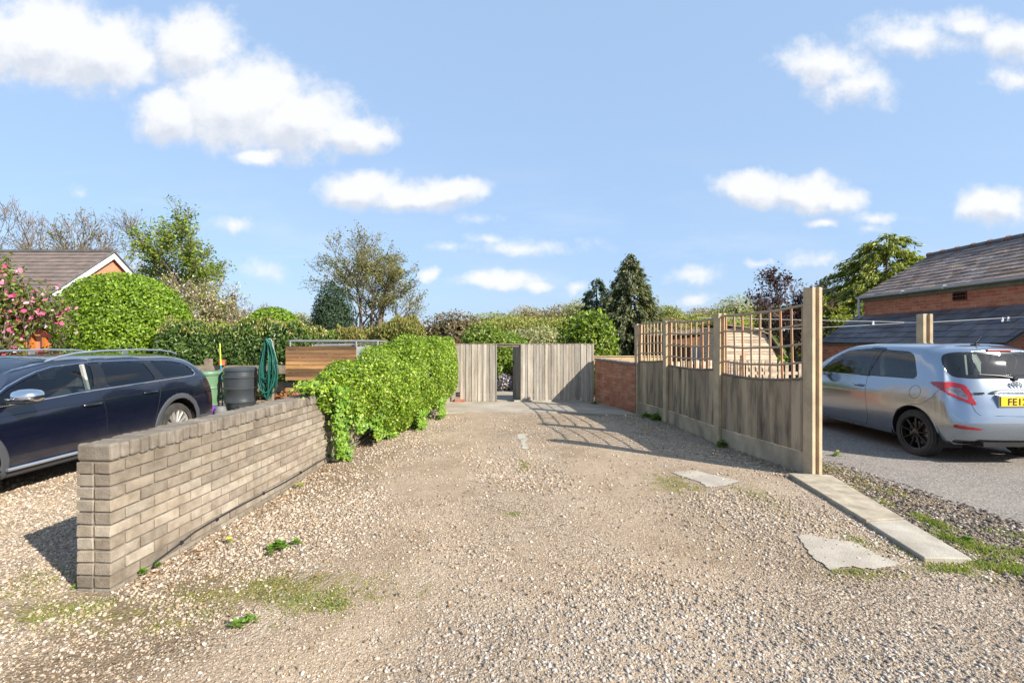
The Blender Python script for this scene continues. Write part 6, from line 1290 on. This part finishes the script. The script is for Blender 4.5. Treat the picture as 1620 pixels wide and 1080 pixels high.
    # rear furniture: wiper, high brake lamp, plate garnish, plate, badge, aerial
    m_ = MB(); m_.tube([c.hitrear(-.02, 1.055, .012), c.hitrear(.16, 1.085, .020), c.hitrear(.38, 1.10, .018)], [.010, .008, .005], 6); m_.lathe([(.001, -.02), (.028, -.018), (.028, .01), (.001, .012)], c=c.hitrear(-.02, 1.05, .01), n=16, axis='X'); m_.build('rear_wiper', mBlack, e, smooth=True)
    m_ = MB(); m_.box(Vector((.315-L_/2, 0.0, 1.388)), (.03, .30, .022)); m_.build('high_brake_light', mRedLamp, e, bevel=.006)
    m_ = MB(); P_ = [c.hitrear(y, .895-.02*max(0, (abs(y)-.22))/.12, .006) for y in np.linspace(-.34, .34, 15)]; m_.tube(P_, [.006]+[.020]*13+[.006], 8); m_.build('tailgate_garnish', M('dark_chrome', (.035, .037, .04), .35, metal=.3), e, smooth=True)
    py_ = .26; pz, ph_ = .785, .111; xp = min(c.hitrear(y, z).x for y in (-py_, 0, py_) for z in (pz-.05, pz+.05))-.006
    m_ = MB(); m_.box((xp+.03, 0, pz), (.07, .56, .15)); m_.build('plate_holder', paint, e, bevel=.008)
    m_ = MB(); m_.box((xp-.010, 0, pz), (.006, .52, ph_)); pl_ = m_.build('number_plate', M('plate_yellow', (.86, .50, .015), .5, var=.03), e, bevel=.002)
    def text(body, size, loc, mat, parent, ext=.0012, sx=1., bold=0.):
        cu = bpy.data.curves.new('lettering', 'FONT'); cu.body = body; cu.size = size; cu.extrude = ext; cu.offset = bold; cu.space_character = 1.08
        ob_ = bpy.data.objects.new('lettering', cu); col.objects.link(ob_); dg = bpy.context.evaluated_depsgraph_get(); me = bpy.data.meshes.new_from_object(ob_.evaluated_get(dg)); bpy.data.objects.remove(ob_)
        me.transform(Matrix.Translation(loc) @ Matrix.Rotation(R(-90), 4, 'Z') @ Matrix.Rotation(R(90), 4, 'X') @ Matrix.Scale(sx, 4, (1, 0, 0))); me.materials.clear(); return link('lettering', me, mat, parent)
    text('FE12', .112, (xp-.0145, .185, pz-.040), mBlack, pl_, sx=1.0, bold=.0022)
    bx = c.hitrear(.44, .895, .004)
    text('YARIS', .042, (c.hitrear(.44, .875, .004).x-.003, .515, .858), mBlack, e, ext=.004, sx=1.15, bold=.001)
    m_ = MB(); xo = c.hitrear(0, .975, .010).x
    for rx_, rz_, cy_, cz_ in ((.072, .048, 0, 0), (.022, .045, 0, .002), (.050, .020, 0, .022)): m_.tube([(xo, cy_+math.cos(a)*rx_, .968+cz_+math.sin(a)*rz_) for a in np.linspace(0, 2*math.pi, 33)], .0055, 6, cap=False)
    m_.build('oval_badge', mChrome, e, smooth=True)
    m_ = MB(); m_.box((.62-L_/2, .0, 1.458), (.09, .04, .02)); m_.tube([(.62-L_/2, 0, 1.462), (.52-L_/2, 0, 1.60)], [.006, .003], 6); m_.build('aerial', mBlack, e, smooth=True)
    m_ = MB(); m_.tube([(.10-L_/2, -.35, .25), (.45-L_/2, -.35, .25)], .022, 10); m_.box((.30-L_/2, 0, .27), (.5, .9, .05)); m_.box((1.9-L_/2, 0, .20), (2.9, 1.1, .06)); m_.build('underside', mWell, e)
    return e
build_hatch()

# every separate piece is its own object
def split_loose(o):
    bm = bmesh.new(); bm.from_mesh(o.data); bm.verts.ensure_lookup_table(); seen = [-1]*len(bm.verts); k = 0
    for v in bm.verts:
        if seen[v.index] >= 0: continue
        st_ = [v]; seen[v.index] = k
        while st_:
            a = st_.pop()
            for ed in a.link_edges:
                b = ed.other_vert(a)
                if seen[b.index] < 0: seen[b.index] = k; st_.append(b)
        k += 1
    bm.free()
    for j in range(k):
        if j == 0: continue
        me = o.data.copy(); c = o.copy(); c.data = me; col.objects.link(c); b2 = bmesh.new(); b2.from_mesh(me); b2.verts.ensure_lookup_table(); bmesh.ops.delete(b2, geom=[v for v in b2.verts if seen[v.index] != j], context='VERTS'); b2.to_mesh(me); b2.free()
    if k > 1: b2 = bmesh.new(); b2.from_mesh(o.data); b2.verts.ensure_lookup_table(); bmesh.ops.delete(b2, geom=[v for v in b2.verts if seen[v.index] != 0], context='VERTS'); b2.to_mesh(o.data); b2.free()
for o in list(bpy.data.objects):
    if o.type == 'MESH' and o.name.split('.')[0] in ('wheel_arch_trim', 'cable_clip', 'pillar_trim', 'sill_strip', 'post', 'window_chrome', 'pillar_lining') and len(o.children) == 0: split_loose(o)
